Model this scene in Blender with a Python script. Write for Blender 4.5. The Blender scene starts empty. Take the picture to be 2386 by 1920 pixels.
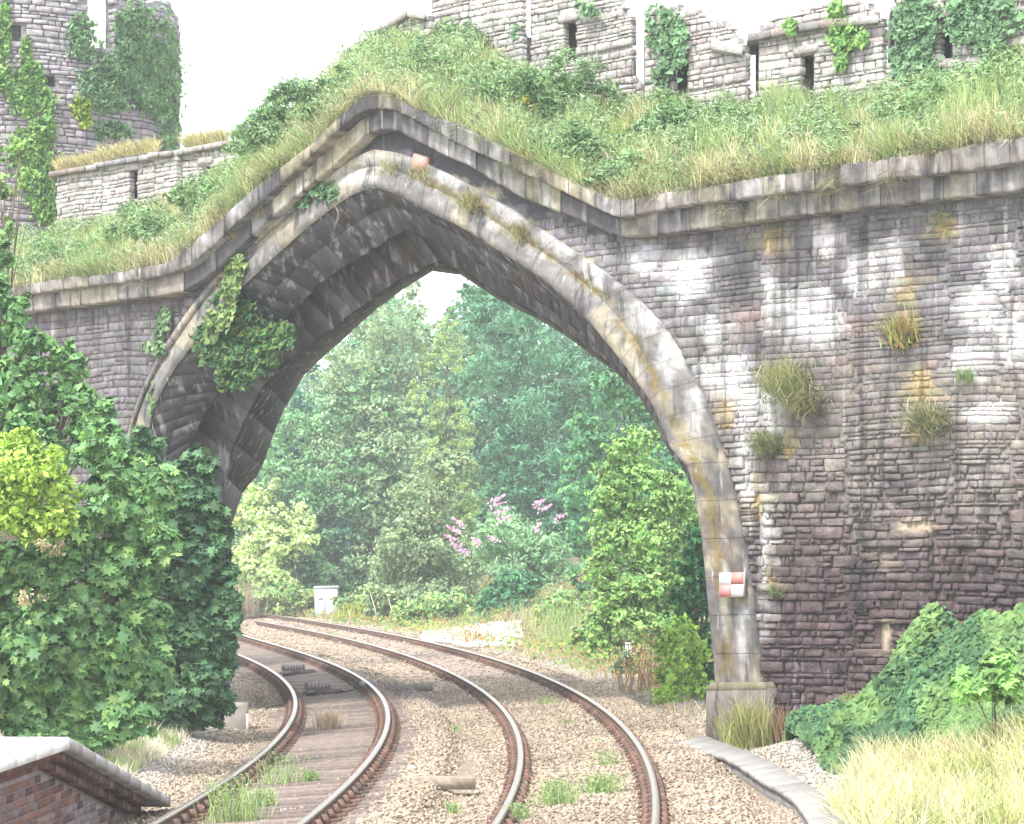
import bpy, math, random
import numpy as np
from mathutils import Vector, Matrix

# ------------------------------------------------------------------ camera, sky, sun, exposure
sc = bpy.context.scene
COL = sc.collection
CAMZ, F, CX, HZ = 2.45, 6000.0, 1193.0, 1310.0          # eye height (m); focal length, centre and horizon in photo pixels
cam = bpy.data.cameras.new('camera'); camo = bpy.data.objects.new('camera', cam); COL.objects.link(camo)
camo.location = (0, 0, CAMZ); camo.rotation_euler = (math.radians(90), 0, 0)
cam.sensor_width = 36; cam.lens = F / 2386 * 36; cam.shift_y = (HZ - 960) / 2386
cam.clip_start = 0.5; cam.clip_end = 6000
sc.camera = camo
SUN_EL, SUN_AZ = math.radians(52), math.radians(218)     # azimuth clockwise from +Y
world = bpy.data.worlds.new('World'); sc.world = world; world.use_nodes = True
nt = world.node_tree; nt.nodes.clear()
sky = nt.nodes.new('ShaderNodeTexSky'); sky.sky_type = 'NISHITA'; sky.sun_disc = False
sky.sun_elevation = SUN_EL; sky.sun_rotation = SUN_AZ; sky.dust_density = 3
mixw = nt.nodes.new('ShaderNodeMix'); mixw.data_type = 'RGBA'
mixw.inputs['Factor'].default_value = 0.8
mixw.inputs['B'].default_value = (13.2, 13.5, 14.4, 1)     # the even white cloud cover
bg = nt.nodes.new('ShaderNodeBackground'); bg.inputs['Strength'].default_value = 0.095
wo = nt.nodes.new('ShaderNodeOutputWorld')
nt.links.new(sky.outputs[0], mixw.inputs['A']); nt.links.new(mixw.outputs['Result'], bg.inputs[0]); nt.links.new(bg.outputs[0], wo.inputs[0])
sl = bpy.data.lights.new('sun', 'SUN'); sl.energy = 2.6; sl.angle = math.radians(10); sl.color = (1, .96, .9)
so = bpy.data.objects.new('sun', sl); COL.objects.link(so)
sd = Vector((math.sin(SUN_AZ) * math.cos(SUN_EL), math.cos(SUN_AZ) * math.cos(SUN_EL), math.sin(SUN_EL)))
so.rotation_euler = sd.to_track_quat('Z', 'Y').to_euler(); so.location = (0, 0, 60)
sc.view_settings.view_transform = 'Standard'; sc.view_settings.look = 'None'
sc.view_settings.exposure = 1.2; sc.view_settings.gamma = 1
HAZE = 0.0010
sc.cycles.max_bounces = 7; sc.cycles.diffuse_bounces = 4; sc.cycles.transmission_bounces = 4
sc.cycles.volume_bounces = 1; sc.cycles.use_denoising = True

R = np.random.default_rng(7); random.seed(7)

# ------------------------------------------------------------------ helpers
def lat(ix, iy, seed):
    n = (ix * 374761393 + iy * 668265263 + seed * 974711) & 0x7fffffff
    n = ((n ^ (n >> 13)) * 1274126177) & 0x7fffffff
    return ((n ^ (n >> 16)) & 0xffff) / 65535.0
def vnoise(x, y, seed=0):
    x = np.asarray(x, float); y = np.asarray(y, float)
    ix = np.floor(x).astype(np.int64); iy = np.floor(y).astype(np.int64)
    fx = x - ix; fy = y - iy; fx = fx * fx * (3 - 2 * fx); fy = fy * fy * (3 - 2 * fy)
    a = lat(ix, iy, seed); b = lat(ix + 1, iy, seed); c = lat(ix, iy + 1, seed); d = lat(ix + 1, iy + 1, seed)
    return (a * (1 - fx) + b * fx) * (1 - fy) + (c * (1 - fx) + d * fx) * fy
def fbm(x, y, seed=0):
    return .55 * vnoise(x, y, seed) + .3 * vnoise(x * 2.1, y * 2.1, seed + 1) + .15 * vnoise(x * 4.3, y * 4.3, seed + 2)
def sst(a, b, x):
    t = np.clip((np.asarray(x, float) - a) / (b - a), 0, 1); return t * t * (3 - 2 * t)
def lerp(a, b, t):
    return a + (b - a) * t
def nrm(v):
    return v / np.maximum(np.linalg.norm(v, axis=-1, keepdims=True), 1e-9)

MATS = {}
def mat(name, rough=.9, scale=8., amt=.35, bump=.3, trans=0., metal=0., streak=None, spec=.3, bscale=None, bdist=.02):
    """a material whose base colour is the mesh's own 'tone' colour broken up by world-space grain"""
    m = bpy.data.materials.new(name); m.use_nodes = True; t = m.node_tree; t.nodes.clear(); L = t.links.new
    N = lambda k: t.nodes.new('ShaderNode' + k)
    out = N('OutputMaterial'); at = N('Attribute'); at.attribute_name = 'tone'
    geo = N('NewGeometry'); col = at.outputs['Color']
    if amt > 0:
        no = N('TexNoise'); no.inputs['Scale'].default_value = scale; no.inputs['Detail'].default_value = 5; no.inputs['Roughness'].default_value = .62
        L(geo.outputs['Position'], no.inputs['Vector'])
        mr = N('MapRange'); mr.inputs['From Min'].default_value = .25; mr.inputs['From Max'].default_value = .75
        mr.inputs['To Min'].default_value = 1 - amt; mr.inputs['To Max'].default_value = 1 + amt
        L(no.outputs['Fac'], mr.inputs['Value'])
        vm = N('VectorMath'); vm.operation = 'SCALE'; L(col, vm.inputs[0]); L(mr.outputs[0], vm.inputs['Scale']); col = vm.outputs[0]
    if streak:       # runs of lime or soot down the stone: (colour, scale along the wall, scale down it, threshold, strength, seed)
        for (sc_, fu, fz, th, k, seed) in streak:
            mp = N('Mapping'); mp.inputs['Scale'].default_value = (fu, fu, fz); mp.inputs['Location'].default_value = (seed * 3.7, seed * 1.3, seed * .9)
            L(geo.outputs['Position'], mp.inputs['Vector'])
            n2 = N('TexNoise'); n2.inputs['Scale'].default_value = 1; n2.inputs['Detail'].default_value = 6; n2.inputs['Roughness'].default_value = .6; L(mp.outputs[0], n2.inputs['Vector'])
            r2 = N('MapRange'); r2.inputs['From Min'].default_value = th; r2.inputs['From Max'].default_value = th + .12
            r2.inputs['To Max'].default_value = k; L(n2.outputs['Fac'], r2.inputs['Value'])
            mx = N('Mix'); mx.data_type = 'RGBA'; L(r2.outputs[0], mx.inputs['Factor']); L(col, mx.inputs['A']); mx.inputs['B'].default_value = (*sc_, 1); col = mx.outputs['Result']
    if trans > 0:
        d = N('BsdfDiffuse'); L(col, d.inputs['Color']); tr = N('BsdfTranslucent')
        vm = N('VectorMath'); vm.operation = 'MULTIPLY'; vm.inputs[1].default_value = (1.15, 1.25, .6); L(col, vm.inputs[0]); L(vm.outputs[0], tr.inputs['Color'])
        ms = N('MixShader'); ms.inputs[0].default_value = trans; L(d.outputs[0], ms.inputs[1]); L(tr.outputs[0], ms.inputs[2])
        gl = N('BsdfGlossy'); gl.inputs['Roughness'].default_value = .45; gl.inputs['Color'].default_value = (.30, .34, .34, 1)
        fr = N('Fresnel'); fr.inputs['IOR'].default_value = 1.28
        m2 = N('MixShader'); L(fr.outputs[0], m2.inputs[0]); L(ms.outputs[0], m2.inputs[1]); L(gl.outputs[0], m2.inputs[2])
        L(m2.outputs[0], out.inputs[0])
    else:
        p = N('BsdfPrincipled'); L(col, p.inputs['Base Color']); p.inputs['Roughness'].default_value = rough; p.inputs['Metallic'].default_value = metal
        p.inputs['Specular IOR Level'].default_value = spec
        if bump > 0:
            nb = N('TexNoise'); nb.inputs['Scale'].default_value = bscale or scale * 2.2; nb.inputs['Detail'].default_value = 6; nb.inputs['Roughness'].default_value = .65
            L(geo.outputs['Position'], nb.inputs['Vector']); bp_ = N('Bump'); bp_.inputs['Strength'].default_value = bump; bp_.inputs['Distance'].default_value = bdist
            L(nb.outputs['Fac'], bp_.inputs['Height']); L(bp_.outputs[0], p.inputs['Normal'])
        L(p.outputs[0], out.inputs[0])
    MATS[name] = m; return m

LIME = (.62, .62, .62); SOOT = (.035, .033, .04)
M_RUB = mat('rubble_stone', .95, 7, .4, 1., bscale=26, bdist=.03, streak=[(LIME, 6, .32, .60, .5, 1), (SOOT, 4, .30, .54, .7, 4), ((.10, .075, .07), 1.1, .9, .56, .5, 7)])
M_OLD = mat('pale_rubble_stone', .95, 7, .35, 1., bscale=26, bdist=.03)
M_MORT = mat('lime_mortar', .97, 9, .35, .8, streak=[(LIME, 5, .45, .66, .5, 1)])
M_DRESS = mat('dressed_stone', .88, 6, .4, .6, streak=[(LIME, 9, 1.0, .61, .6, 2), (SOOT, 5, .8, .55, .7, 6), (SOOT, 14, 2.0, .60, .5, 9)])
M_SOFF = mat('soffit_stone', .6, 5, .4, .35, spec=.5, streak=[((.42, .42, .46), 7, .9, .55, .65, 3), (SOOT, 4, 1.0, .53, .7, 8)])
M_LEAF = mat('leaf', trans=.42, amt=.18, scale=3)
M_GRASS = mat('grass_blade', trans=.3, amt=.2, scale=2)
M_GROUND = mat('trackbed', .97, 14, .45, 1., bscale=38, bdist=.05)
M_EARTH = mat('earth', .97, 5, .4, .8)
M_BALL = mat('ballast_stone', .92, 18, .3, .3)
M_STEEL = mat('worn_rail_steel', .34, 20, .12, .05, metal=.85, spec=.5)
M_RUST = mat('rusty_iron', .85, 25, .4, .3)
M_WOOD = mat('old_timber', .92, 12, .4, .5)
M_CONC = mat('concrete', .9, 9, .22, .3)
M_BRICK = mat('brick', .85, 16, .35, .4, streak=[((.4, .38, .4), 8, .8, .66, .5, 5)])
M_PAINT = mat('paint', .5, 10, .08, .05, spec=.4)
M_BARK = mat('bark', .95, 12, .4, .6)

WO = {}
def link(o, parent=None, loc=(0, 0, 0)):
    loc = Vector(loc)
    if parent is not None:
        o.parent = parent; o.location = loc - WO[parent.name]
    else:
        o.location = loc
    COL.objects.link(o); WO[o.name] = loc
    return o
def tag(o, label=None, cat=None, group=None, kind=None):
    for k, v in (('label', label), ('category', cat), ('group', group), ('kind', kind)):
        if v: o[k] = v
    return o
def thing(name, label, cat, loc, group=None, kind=None):
    o = bpy.data.objects.new(name, None); o.empty_display_size = .2
    link(o, None, loc); return tag(o, label, cat, group, kind)
def mesh(name, V, Fc, m, tone, smooth=False):
    """mesh from vertex and triangle (or quad) arrays with a per-vertex 'tone'"""
    V = np.ascontiguousarray(V, np.float32); Fc = np.ascontiguousarray(Fc, np.int32)
    me = bpy.data.meshes.new(name); k = Fc.shape[1]; nf = len(Fc)
    me.vertices.add(len(V)); me.vertices.foreach_set('co', V.ravel())
    me.loops.add(nf * k); me.loops.foreach_set('vertex_index', Fc.ravel())
    me.polygons.add(nf); me.polygons.foreach_set('loop_start', np.arange(0, nf * k, k, dtype=np.int32))
    if smooth: me.polygons.foreach_set('use_smooth', np.ones(nf, bool))
    me.update(calc_edges=True)
    T = np.ones((len(V), 4), np.float32); T[:, :3] = np.asarray(tone, np.float32)
    a = me.color_attributes.new('tone', 'FLOAT_COLOR', 'POINT'); a.data.foreach_set('color', T.ravel())
    me.materials.append(m); return me
def part(name, V, Fc, m, tone, parent=None, smooth=False, **kw):
    V = np.asarray(V, float); c = V.mean(0)
    o = bpy.data.objects.new(name, mesh(name, V - c, Fc, m, tone, smooth))
    link(o, parent, c); return tag(o, **kw)
def joined(pieces):
    """[(V, F, tone)] -> one V, F, T"""
    Vs, Fs, Ts, n = [], [], [], 0
    for V, Fc, t in pieces:
        V = np.asarray(V); Vs.append(V); Fs.append(np.asarray(Fc) + n); n += len(V)
        Ts.append(np.broadcast_to(np.asarray(t, float), (len(V), 3)))
    return np.concatenate(Vs), np.concatenate(Fs), np.concatenate(Ts)
def emit(name, pieces, m, parent, limit=300, smooth=False, **kw):
    """pieces as parts of parent: the `limit` that show largest one by one, the rest as one 'stuff' part"""
    def size(p):
        V = np.asarray(p[0]); c = V.mean(0); x, y = proj(V)
        return (x.max() - x.min()) * (y.max() - y.min()) * float((-60 < x.mean() < 2450) and (-60 < y.mean() < 1980))
    order = sorted(range(len(pieces)), key=lambda i: -size(pieces[i]))
    for i in order[:limit]:
        V, Fc, t = pieces[i]; part(name, V, Fc, m, t, parent, smooth, **kw)
    rest = [pieces[i] for i in order[limit:]]
    if rest:
        V, Fc, T = joined(rest); part(name, V, Fc, m, T, parent, smooth, kind='stuff')
BOXF = np.array([(0, 2, 1), (0, 3, 2), (4, 5, 6), (4, 6, 7), (0, 1, 5), (0, 5, 4), (1, 2, 6), (1, 6, 5), (2, 3, 7), (2, 7, 6), (3, 0, 4), (3, 4, 7)])
def hexa(q0, q1):
    return np.array(list(q0) + list(q1), float)
def box(x0, x1, y0, y1, z0, z1):
    return hexa([(x0, y0, z0), (x1, y0, z0), (x1, y1, z0), (x0, y1, z0)], [(x0, y0, z1), (x1, y0, z1), (x1, y1, z1), (x0, y1, z1)])
def chamf(quad, back, bev=.012, jit=0.):
    """block from its front quad (4 pts) extruded by the vector `back`, front edges chamfered: 22 triangles"""
    q = np.asarray(quad, float); c = q.mean(0); back = np.asarray(back, float); bl = np.linalg.norm(back); d = back / bl
    e = np.linalg.norm(q - c, axis=1, keepdims=True); inner = c + (q - c) * (1 - bev * 1.4 / np.maximum(e, 1e-3))
    if jit: inner = inner - d * R.uniform(0, jit, (4, 1))
    V = np.concatenate([inner, q + d * bev, q + back]); Fs = [(0, 1, 2), (0, 2, 3)]
    for a in (0, 4):
        for i in range(4):
            j = (i + 1) % 4; Fs += [(a + i, a + 4 + i, a + 4 + j), (a + i, a + 4 + j, a + j)]
    Fs += [(8, 10, 9), (8, 11, 10)]
    return V, np.array(Fs)
def tube(pts, rad, n=8, cap=True):
    pts = np.asarray(pts, float); rad = np.broadcast_to(np.asarray(rad, float), (len(pts),)); V = []; tg = np.gradient(pts, axis=0); tg = nrm(tg)
    up = np.array([0, 0, 1.]) if abs(tg[0, 2]) < .8 else np.array([1., 0, 0])
    for p, t, r in zip(pts, tg, rad):
        a = nrm(np.cross(t, up)); b = np.cross(a, t); an = np.linspace(0, 2 * np.pi, n, endpoint=False)
        V.append(p + r * (np.cos(an)[:, None] * a + np.sin(an)[:, None] * b))
    V = np.concatenate(V); Fs = []
    for i in range(len(pts) - 1):
        for j in range(n):
            a, b = i * n + j, i * n + (j + 1) % n; Fs += [(a, b, b + n), (a, b + n, a + n)]
    if cap:
        for j in range(1, n - 1): Fs += [(0, j + 1, j), ((len(pts) - 1) * n, (len(pts) - 1) * n + j, (len(pts) - 1) * n + j + 1)]
    return V, np.array(Fs)
def gridf(nr, nc):
    i, j = np.meshgrid(np.arange(nr - 1), np.arange(nc - 1), indexing='ij'); a = (i * nc + j).ravel()
    return np.concatenate([np.stack([a, a + 1, a + nc + 1], 1), np.stack([a, a + nc + 1, a + nc], 1)])
def chain(pts, n):
    """n points evenly spaced along a polyline"""
    p = np.asarray(pts, float); d = np.r_[0, np.cumsum(np.linalg.norm(np.diff(p, axis=0), axis=1))]; t = np.linspace(0, d[-1], n)
    return np.stack([np.interp(t, d, p[:, k]) for k in range(p.shape[1])], 1)
def smoothc(pts, it=2):
    p = np.asarray(pts, float)
    for _ in range(it):
        q = p.copy(); q[1:-1] = .25 * p[:-2] + .5 * p[1:-1] + .25 * p[2:]; p = q
    return p

# ------------------------------------------------------------------ survey: photo pixel -> place
def proj(V):
    V = np.asarray(V, float); return CX + F * V[..., 0] / V[..., 1], HZ - F * (V[..., 2] - CAMZ) / V[..., 1]
def at(x, y, Y):
    return np.array([(x - CX) * Y / F, Y, CAMZ + (HZ - y) * Y / F])
def onz(x, y, z):
    Y = (CAMZ - z) * F / (y - HZ); return np.array([(x - CX) * Y / F, Y, z])
NX, NY = .6958, .7182                                      # the bridge front: plan normal pointing away from the camera
D0 = 27.88
EU = np.array([NY, -NX])                                   # plan direction along the front, towards the right
NV = np.array([NX, NY, 0.])
def bp(x, y, t=0.):
    """photo pixel -> point on the vertical plane t metres behind the bridge front"""
    x = np.asarray(x, float); y = np.asarray(y, float); dx = (x - CX) / F; lam = (D0 + t) / (NX * dx + NY)
    return np.stack([dx * lam, lam, CAMZ + (HZ - y) / F * lam], -1)
def uz(P):
    return P[..., 0] * EU[0] + P[..., 1] * EU[1], P[..., 2]
def fuz(u, z, t=0.):
    u = np.asarray(u, float); z = np.asarray(z, float)
    return np.stack([u * EU[0] + NX * (D0 + t), u * EU[1] + NY * (D0 + t), z + 0 * u], -1)

# track centre lines (X as a polynomial of (Y-50)/30), cant of the outer rail
TR = dict(right=([.0052, -.0456, .3593, -1.9534, -2.5173, .1353], .1256), left=([-.0196, .3255, .491, -2.6267, -3.4596, -3.5281], .1003))
def centre(which, Y):
    c = TR[which][0]; Y = np.asarray(Y, float); Yc = np.clip(Y, 19, 122); t = (Yc - 50) / 30
    X = np.polyval(c, t); dX = np.polyval(np.polyder(c), t) / 30
    return X + dX * (Y - Yc), dX
def lateral(which, X, Y):
    Xc, dX = centre(which, Y); return (X - Xc) / np.sqrt(1 + dX ** 2)
U0 = float(uz(bp(1880, 1720))[0])
def ground(X, Y):
    X = np.asarray(X, float); Y = np.asarray(Y, float)
    qr = lateral('right', X, Y); ql = lateral('left', X, Y)
    z = -.19 + .0 * X
    cr, cl = TR['right'][1], TR['left'][1]
    z = lerp(z, -.156 + cr / 2 + np.clip(qr, -1.4, 1.4) / 1.505 * cr, sst(2.0, 1.5, np.abs(qr)))
    z = lerp(z, -.205 + cl / 2 + np.clip(ql, -1.4, 1.4) / 1.505 * cl, sst(1.9, 1.5, np.abs(ql)))
    z = lerp(z, z + .03, sst(1.0, 1.25, np.abs(ql)) * sst(1.9, 1.5, np.abs(ql)))
    z = z + sst(1.6, 2.6, qr) * .13
    z = z + sst(1.4, 3.2, -ql) * .22 + .6 * sst(3.2, 9, -ql)
    beh = sst(D0 + 1.5, D0 + 5, NX * X + NY * Y)                     # behind the bridge the cutting side climbs to the right
    z = z + beh * 3.2 * sst(2.4, 16, qr)
    d = D0 - (NX * X + NY * Y); u = X * EU[0] + Y * EU[1]
    fr = sst(-1.0, -.2, d)
    z = z + fr * (np.clip((u - U0) * .43, 0, .95) * np.exp(-(np.maximum(d, 0) / 1.5) ** 2) + .22 * np.clip(u - U0 - .8, 0, 5) * sst(3.2, 6, qr) * sst(6.5, 2.5, d))
    return z + .03 * (fbm(X * 1.3, Y * 1.3, 3) - .5)
exec_order = []

# ------------------------------------------------------------------ ground, one sheet out to the horizon
def axis(segs):
    return np.unique(np.concatenate([np.arange(a, b, s) for a, b, s in segs]))
gx = axis([(-900, -60, 60), (-60, -16, 4), (-16, 12, .3), (12, 60, 3), (60, 901, 60)])
gy = axis([(-60, 16, 4), (16, 62, .3), (62, 130, 1.0), (130, 220, 6), (220, 1801, 80)])
GX, GY = np.meshgrid(gx, gy); GZ = ground(GX, GY)
def ground_tone(X, Y, Z):
    qr = lateral('right', X, Y); ql = lateral('left', X, Y); n = fbm(X * .8, Y * .5, 21)[..., None]; n2 = fbm(X * 3, Y * 2, 25)[..., None]
    tan = np.array([.40, .32, .24]); brown = np.array([.20, .155, .125]); pale = np.array([.46, .42, .37]); earth = np.array([.16, .14, .08]); straw = np.array([.34, .29, .17])
    c = lerp(tan, np.array([.30, .235, .175]), n) * (.8 + .4 * n2)
    c = lerp(c, brown * (.8 + .5 * n2), (sst(.9, .6, np.abs(ql)) * .9)[..., None])
    c = lerp(c, np.array([.33, .27, .23]) * (.85 + .3 * n2), (sst(.9, .5, np.abs(qr)) * .7)[..., None])
    c = lerp(c, pale * (.85 + .3 * n2), (sst(2.0, 2.8, qr))[..., None])
    c = lerp(c, pale * 1.05, (sst(1.3, 2.0, -ql) * sst(1, 0, sst(40, 60, Y)))[..., None])
    c = lerp(c, straw, (sst(2.6, 3.6, -ql) * .6)[..., None])
    beh = sst(D0 + 3, D0 + 8, NX * X + NY * Y)
    c = lerp(c, lerp(straw, earth, sst(3.2, 5, qr)[..., None]), (beh * sst(2.4, 3.2, qr))[..., None])
    hz = np.clip(Z - .15, 0, .3)[..., None] / .3 * (1 - beh)[..., None] * sst(2, 3, qr)[..., None]
    c = lerp(c, earth, hz * .8)
    # oily patch by the insulated joint, and the heap of whitened stone by the far rail
    c = lerp(c, np.array([.13, .12, .14]), (.75 * np.exp(-(((X + 2.2) / .9) ** 2 + ((Y - 49.5) / 3.5) ** 2)))[..., None])
    return np.clip(c, .01, .9)
part('ground', np.stack([GX, GY, GZ], -1).reshape(-1, 3), gridf(len(gy), len(gx)), M_GROUND, ground_tone(GX, GY, GZ).reshape(-1, 3), smooth=True, kind='structure',
     label='ballast trackbed with grassy banks on both sides')

# ------------------------------------------------------------------ the arch bridge
def halves(*segs, n=(13, 31, 35, 13)):
    """four runs (left leg, left arc, right arc, right leg) that share end points -> one polyline of sum(n)-3 points"""
    out = [chain(smoothc(chain(s, 60), 3), k) for s, k in zip(segs, n)]
    return np.concatenate([out[0]] + [o[1:] for o in out[1:]])
E0 = halves([(330, 1760), (330, 1200)], [(330, 1200), (334, 1040), (345, 985), (353, 951), (374, 906), (398, 864), (446, 799), (482, 754), (550, 677), (623, 609), (703, 536), (748, 500), (781, 476), (817, 450), (845, 440), (873, 438)],
            [(873, 438), (910, 446), (942, 464), (1007, 500), (1063, 524), (1103, 549), (1184, 601), (1265, 653), (1317, 700), (1371, 749), (1403, 794), (1436, 830), (1484, 898), (1516, 943), (1537, 987), (1556, 1046), (1580, 1070), (1599, 1087)],
            [(1599, 1087), (1614, 1145), (1626, 1206), (1636, 1266), (1640, 1339), (1644, 1399), (1653, 1479), (1661, 1579), (1663, 1612)])
A1 = halves([(298, 1760), (298, 1200)], [(298, 1200), (302, 1040), (314, 985), (330, 940), (350, 895), (380, 838), (420, 780), (465, 716), (530, 634), (606, 562), (690, 490), (740, 452), (781, 422), (821, 398), (850, 389), (873, 387)],
            [(873, 387), (905, 391), (940, 402), (982, 424), (1103, 484), (1204, 550), (1305, 614), (1386, 680), (1424, 720), (1476, 782), (1504, 834), (1530, 890), (1545, 940), (1560, 1015), (1580, 1052), (1609, 1080)],
            [(1609, 1080), (1626, 1145), (1638, 1218), (1650, 1291), (1665, 1363), (1672, 1420), (1680, 1480), (1688, 1560), (1691, 1612)])
OU = halves([(286, 1760), (286, 1200)], [(286, 1200), (291, 1040), (302, 985), (318, 935), (340, 885), (370, 825), (408, 766), (453, 702), (518, 620), (594, 550), (680, 476), (735, 432), (775, 402), (815, 370), (850, 352), (873, 348)],
            [(873, 348), (905, 350), (950, 362), (1000, 385), (1100, 436), (1200, 495), (1300, 562), (1380, 616), (1444, 665), (1484, 698), (1524, 738), (1557, 778), (1585, 832), (1605, 866), (1637, 923), (1666, 1003), (1684, 1050), (1692, 1076)],
            [(1692, 1076), (1706, 1121), (1725, 1218), (1742, 1303), (1754, 1363), (1761, 1420), (1768, 1557), (1778, 1612)])
E1 = halves([(430, 1760), (430, 1100)], [(430, 1100), (436, 1060), (460, 1000), (500, 930), (545, 870), (590, 812), (631, 766), (675, 734), (703, 706), (756, 653), (824, 609), (885, 573), (917, 550), (945, 539)],
            [(945, 539), (970, 543), (1006, 560), (1046, 581), (1083, 595), (1136, 626), (1184, 654), (1226, 682), (1302, 737), (1363, 783), (1420, 838), (1450, 872), (1490, 925), (1530, 985), (1552, 1046), (1590, 1090), (1606, 1100)],
            [(1606, 1100), (1622, 1160), (1636, 1270), (1650, 1400), (1668, 1612)])
E2 = halves([(518, 1760), (518, 1160)], [(518, 1160), (530, 1080), (560, 1000), (600, 920), (651, 855), (703, 819), (784, 758), (865, 698), (945, 645), (1002, 617), (1024, 611)],
            [(1024, 611), (1046, 616), (1101, 645), (1161, 688), (1222, 714), (1282, 750), (1343, 787), (1383, 822), (1424, 848), (1464, 890), (1495, 922), (1535, 988), (1562, 1050), (1600, 1095), (1612, 1108)],
            [(1612, 1108), (1626, 1165), (1640, 1270), (1654, 1400), (1672, 1612)])
E3 = halves([(535, 1760), (535, 1190)], [(535, 1190), (570, 1141), (603, 1109), (619, 1069), (635, 1020), (655, 972), (679, 920), (695, 887), (736, 847), (784, 803), (845, 750), (905, 698), (966, 657), (1031, 619)],
            [(1031, 619), (1101, 656), (1161, 701), (1222, 726), (1282, 761), (1343, 798), (1383, 834), (1424, 858), (1464, 898), (1492, 915), (1538, 990), (1566, 1052), (1606, 1100), (1618, 1114)],
            [(1618, 1114), (1630, 1170), (1644, 1280), (1658, 1400), (1676, 1612)])
K0 = np.array([(-480, 752), (-80, 692), (66, 661), (202, 641), (282, 633), (387, 613), (410, 600), (484, 537), (565, 464), (645, 395), (726, 335), (781, 282), (833, 232), (860, 218), (885, 214), (912, 219), (942, 234), (982, 258), (1050, 287), (1103, 311), (1184, 347), (1265, 387), (1345, 428), (1418, 462), (1442, 468), (1629, 436), (1857, 402), (1994, 380), (2177, 352), (2440, 312), (2920, 238)], float)
K1 = np.array([(-480, 768), (-80, 712), (73, 684), (202, 668), (282, 658), (399, 640), (444, 619), (504, 565), (585, 492), (666, 420), (700, 388), (781, 310), (833, 268), (860, 256), (885, 252), (912, 255), (942, 266), (1002, 300), (1103, 351), (1184, 387), (1265, 424), (1345, 464), (1426, 502), (1446, 506), (1629, 475), (1857, 448), (2040, 423), (2223, 402), (2440, 368), (2920, 303)], float)
K2 = np.array([(-480, 798), (-80, 748), (72, 725), (202, 710), (300, 698), (403, 686), (444, 672), (504, 633), (605, 532), (700, 450), (752, 411), (813, 355), (850, 318), (882, 303), (926, 305), (958, 323), (1023, 355), (1087, 383), (1144, 420), (1224, 464), (1305, 496), (1386, 528), (1420, 546), (1455, 553), (1560, 546), (1720, 521), (1903, 498), (2086, 478), (2246, 459), (2440, 438), (2920, 388)], float)
ky = lambda K, x: np.interp(x, K[:, 0], K[:, 1])
bridge = thing('arch_bridge', 'weathered stone railway arch with pointed top and heavy double cornice', 'bridge', (*fuz(uz(bp(1700, 1700))[0], 0)[:2], 0))

def blobs(x, y, lst):
    """soft mask from a list of (centre x, centre y, radius x, radius y), frayed"""
    m = np.zeros(np.shape(x)); w = fbm(np.asarray(x) * .035, np.asarray(y) * .035, 40) - .5; w2 = fbm(np.asarray(x) * .11, np.asarray(y) * .09, 44) - .5
    for cx, cy, rx, ry in lst:
        d = np.sqrt(((x - cx) / rx) ** 2 + ((y - cy) / ry) ** 2) + w * .9 + w2 * .7; m = np.maximum(m, sst(1.15, .6, d))
    return m
WHITE = [(1735, 960, 22, 150), (1742, 1120, 18, 60), (1700, 880, 50, 50), (1900, 740, 70, 75), (2010, 640, 45, 60), (1800, 690, 14, 90), (2280, 720, 45, 60), (2335, 630, 40, 70), (2260, 850, 35, 55), (2300, 960, 50, 28),
         (1790, 940, 45, 60), (1786, 1240, 14, 110), (1780, 1400, 14, 110), (1640, 870, 30, 30), (1660, 780, 25, 50), (2090, 600, 20, 70), (2365, 770, 35, 80), (1600, 640, 60, 70), (1500, 600, 40, 40), (1930, 560, 30, 50)]
YELL = [(2110, 690, 24, 50), (2120, 770, 20, 55), (2150, 900, 28, 50), (2140, 1012, 20, 24), (1700, 915, 28, 14), (1692, 965, 18, 40), (1838, 1040, 16, 30), (1752, 1110, 14, 40), (1768, 1170, 22, 50), (1790, 1350, 18, 28),
        (2365, 720, 25, 25), (1800, 560, 25, 40), (1690, 1290, 5, 20), (1790, 1290, 16, 40), (2200, 530, 20, 40)]
TANN = [(2065, 1480, 14, 48), (2135, 1226, 45, 20), (2060, 1300, 9, 50)]
DARK = [(1560, 700, 24, 60), (1630, 720, 24, 70), (1960, 700, 20, 50), (2220, 780, 40, 40), (1580, 580, 40, 20), (2230, 640, 24, 50), (1900, 600, 24, 40), (2360, 620, 24, 40), (1760, 800, 40, 30), (2010, 560, 20, 40), (1715, 620, 45, 55), (1730, 690, 45, 30), (1860, 880, 60, 30), (2170, 600, 30, 60), (2085, 1120, 40, 40), (2000, 1330, 60, 20), (2340, 530, 30, 40), (1830, 620, 20, 60), (1660, 560, 20, 30), (2060, 540, 25, 30)]
PINK = [(2035, 640, 26, 40), (2000, 760, 50, 26), (1990, 850, 42, 26), (1740, 740, 45, 30), (2080, 740, 25, 30)]
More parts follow.
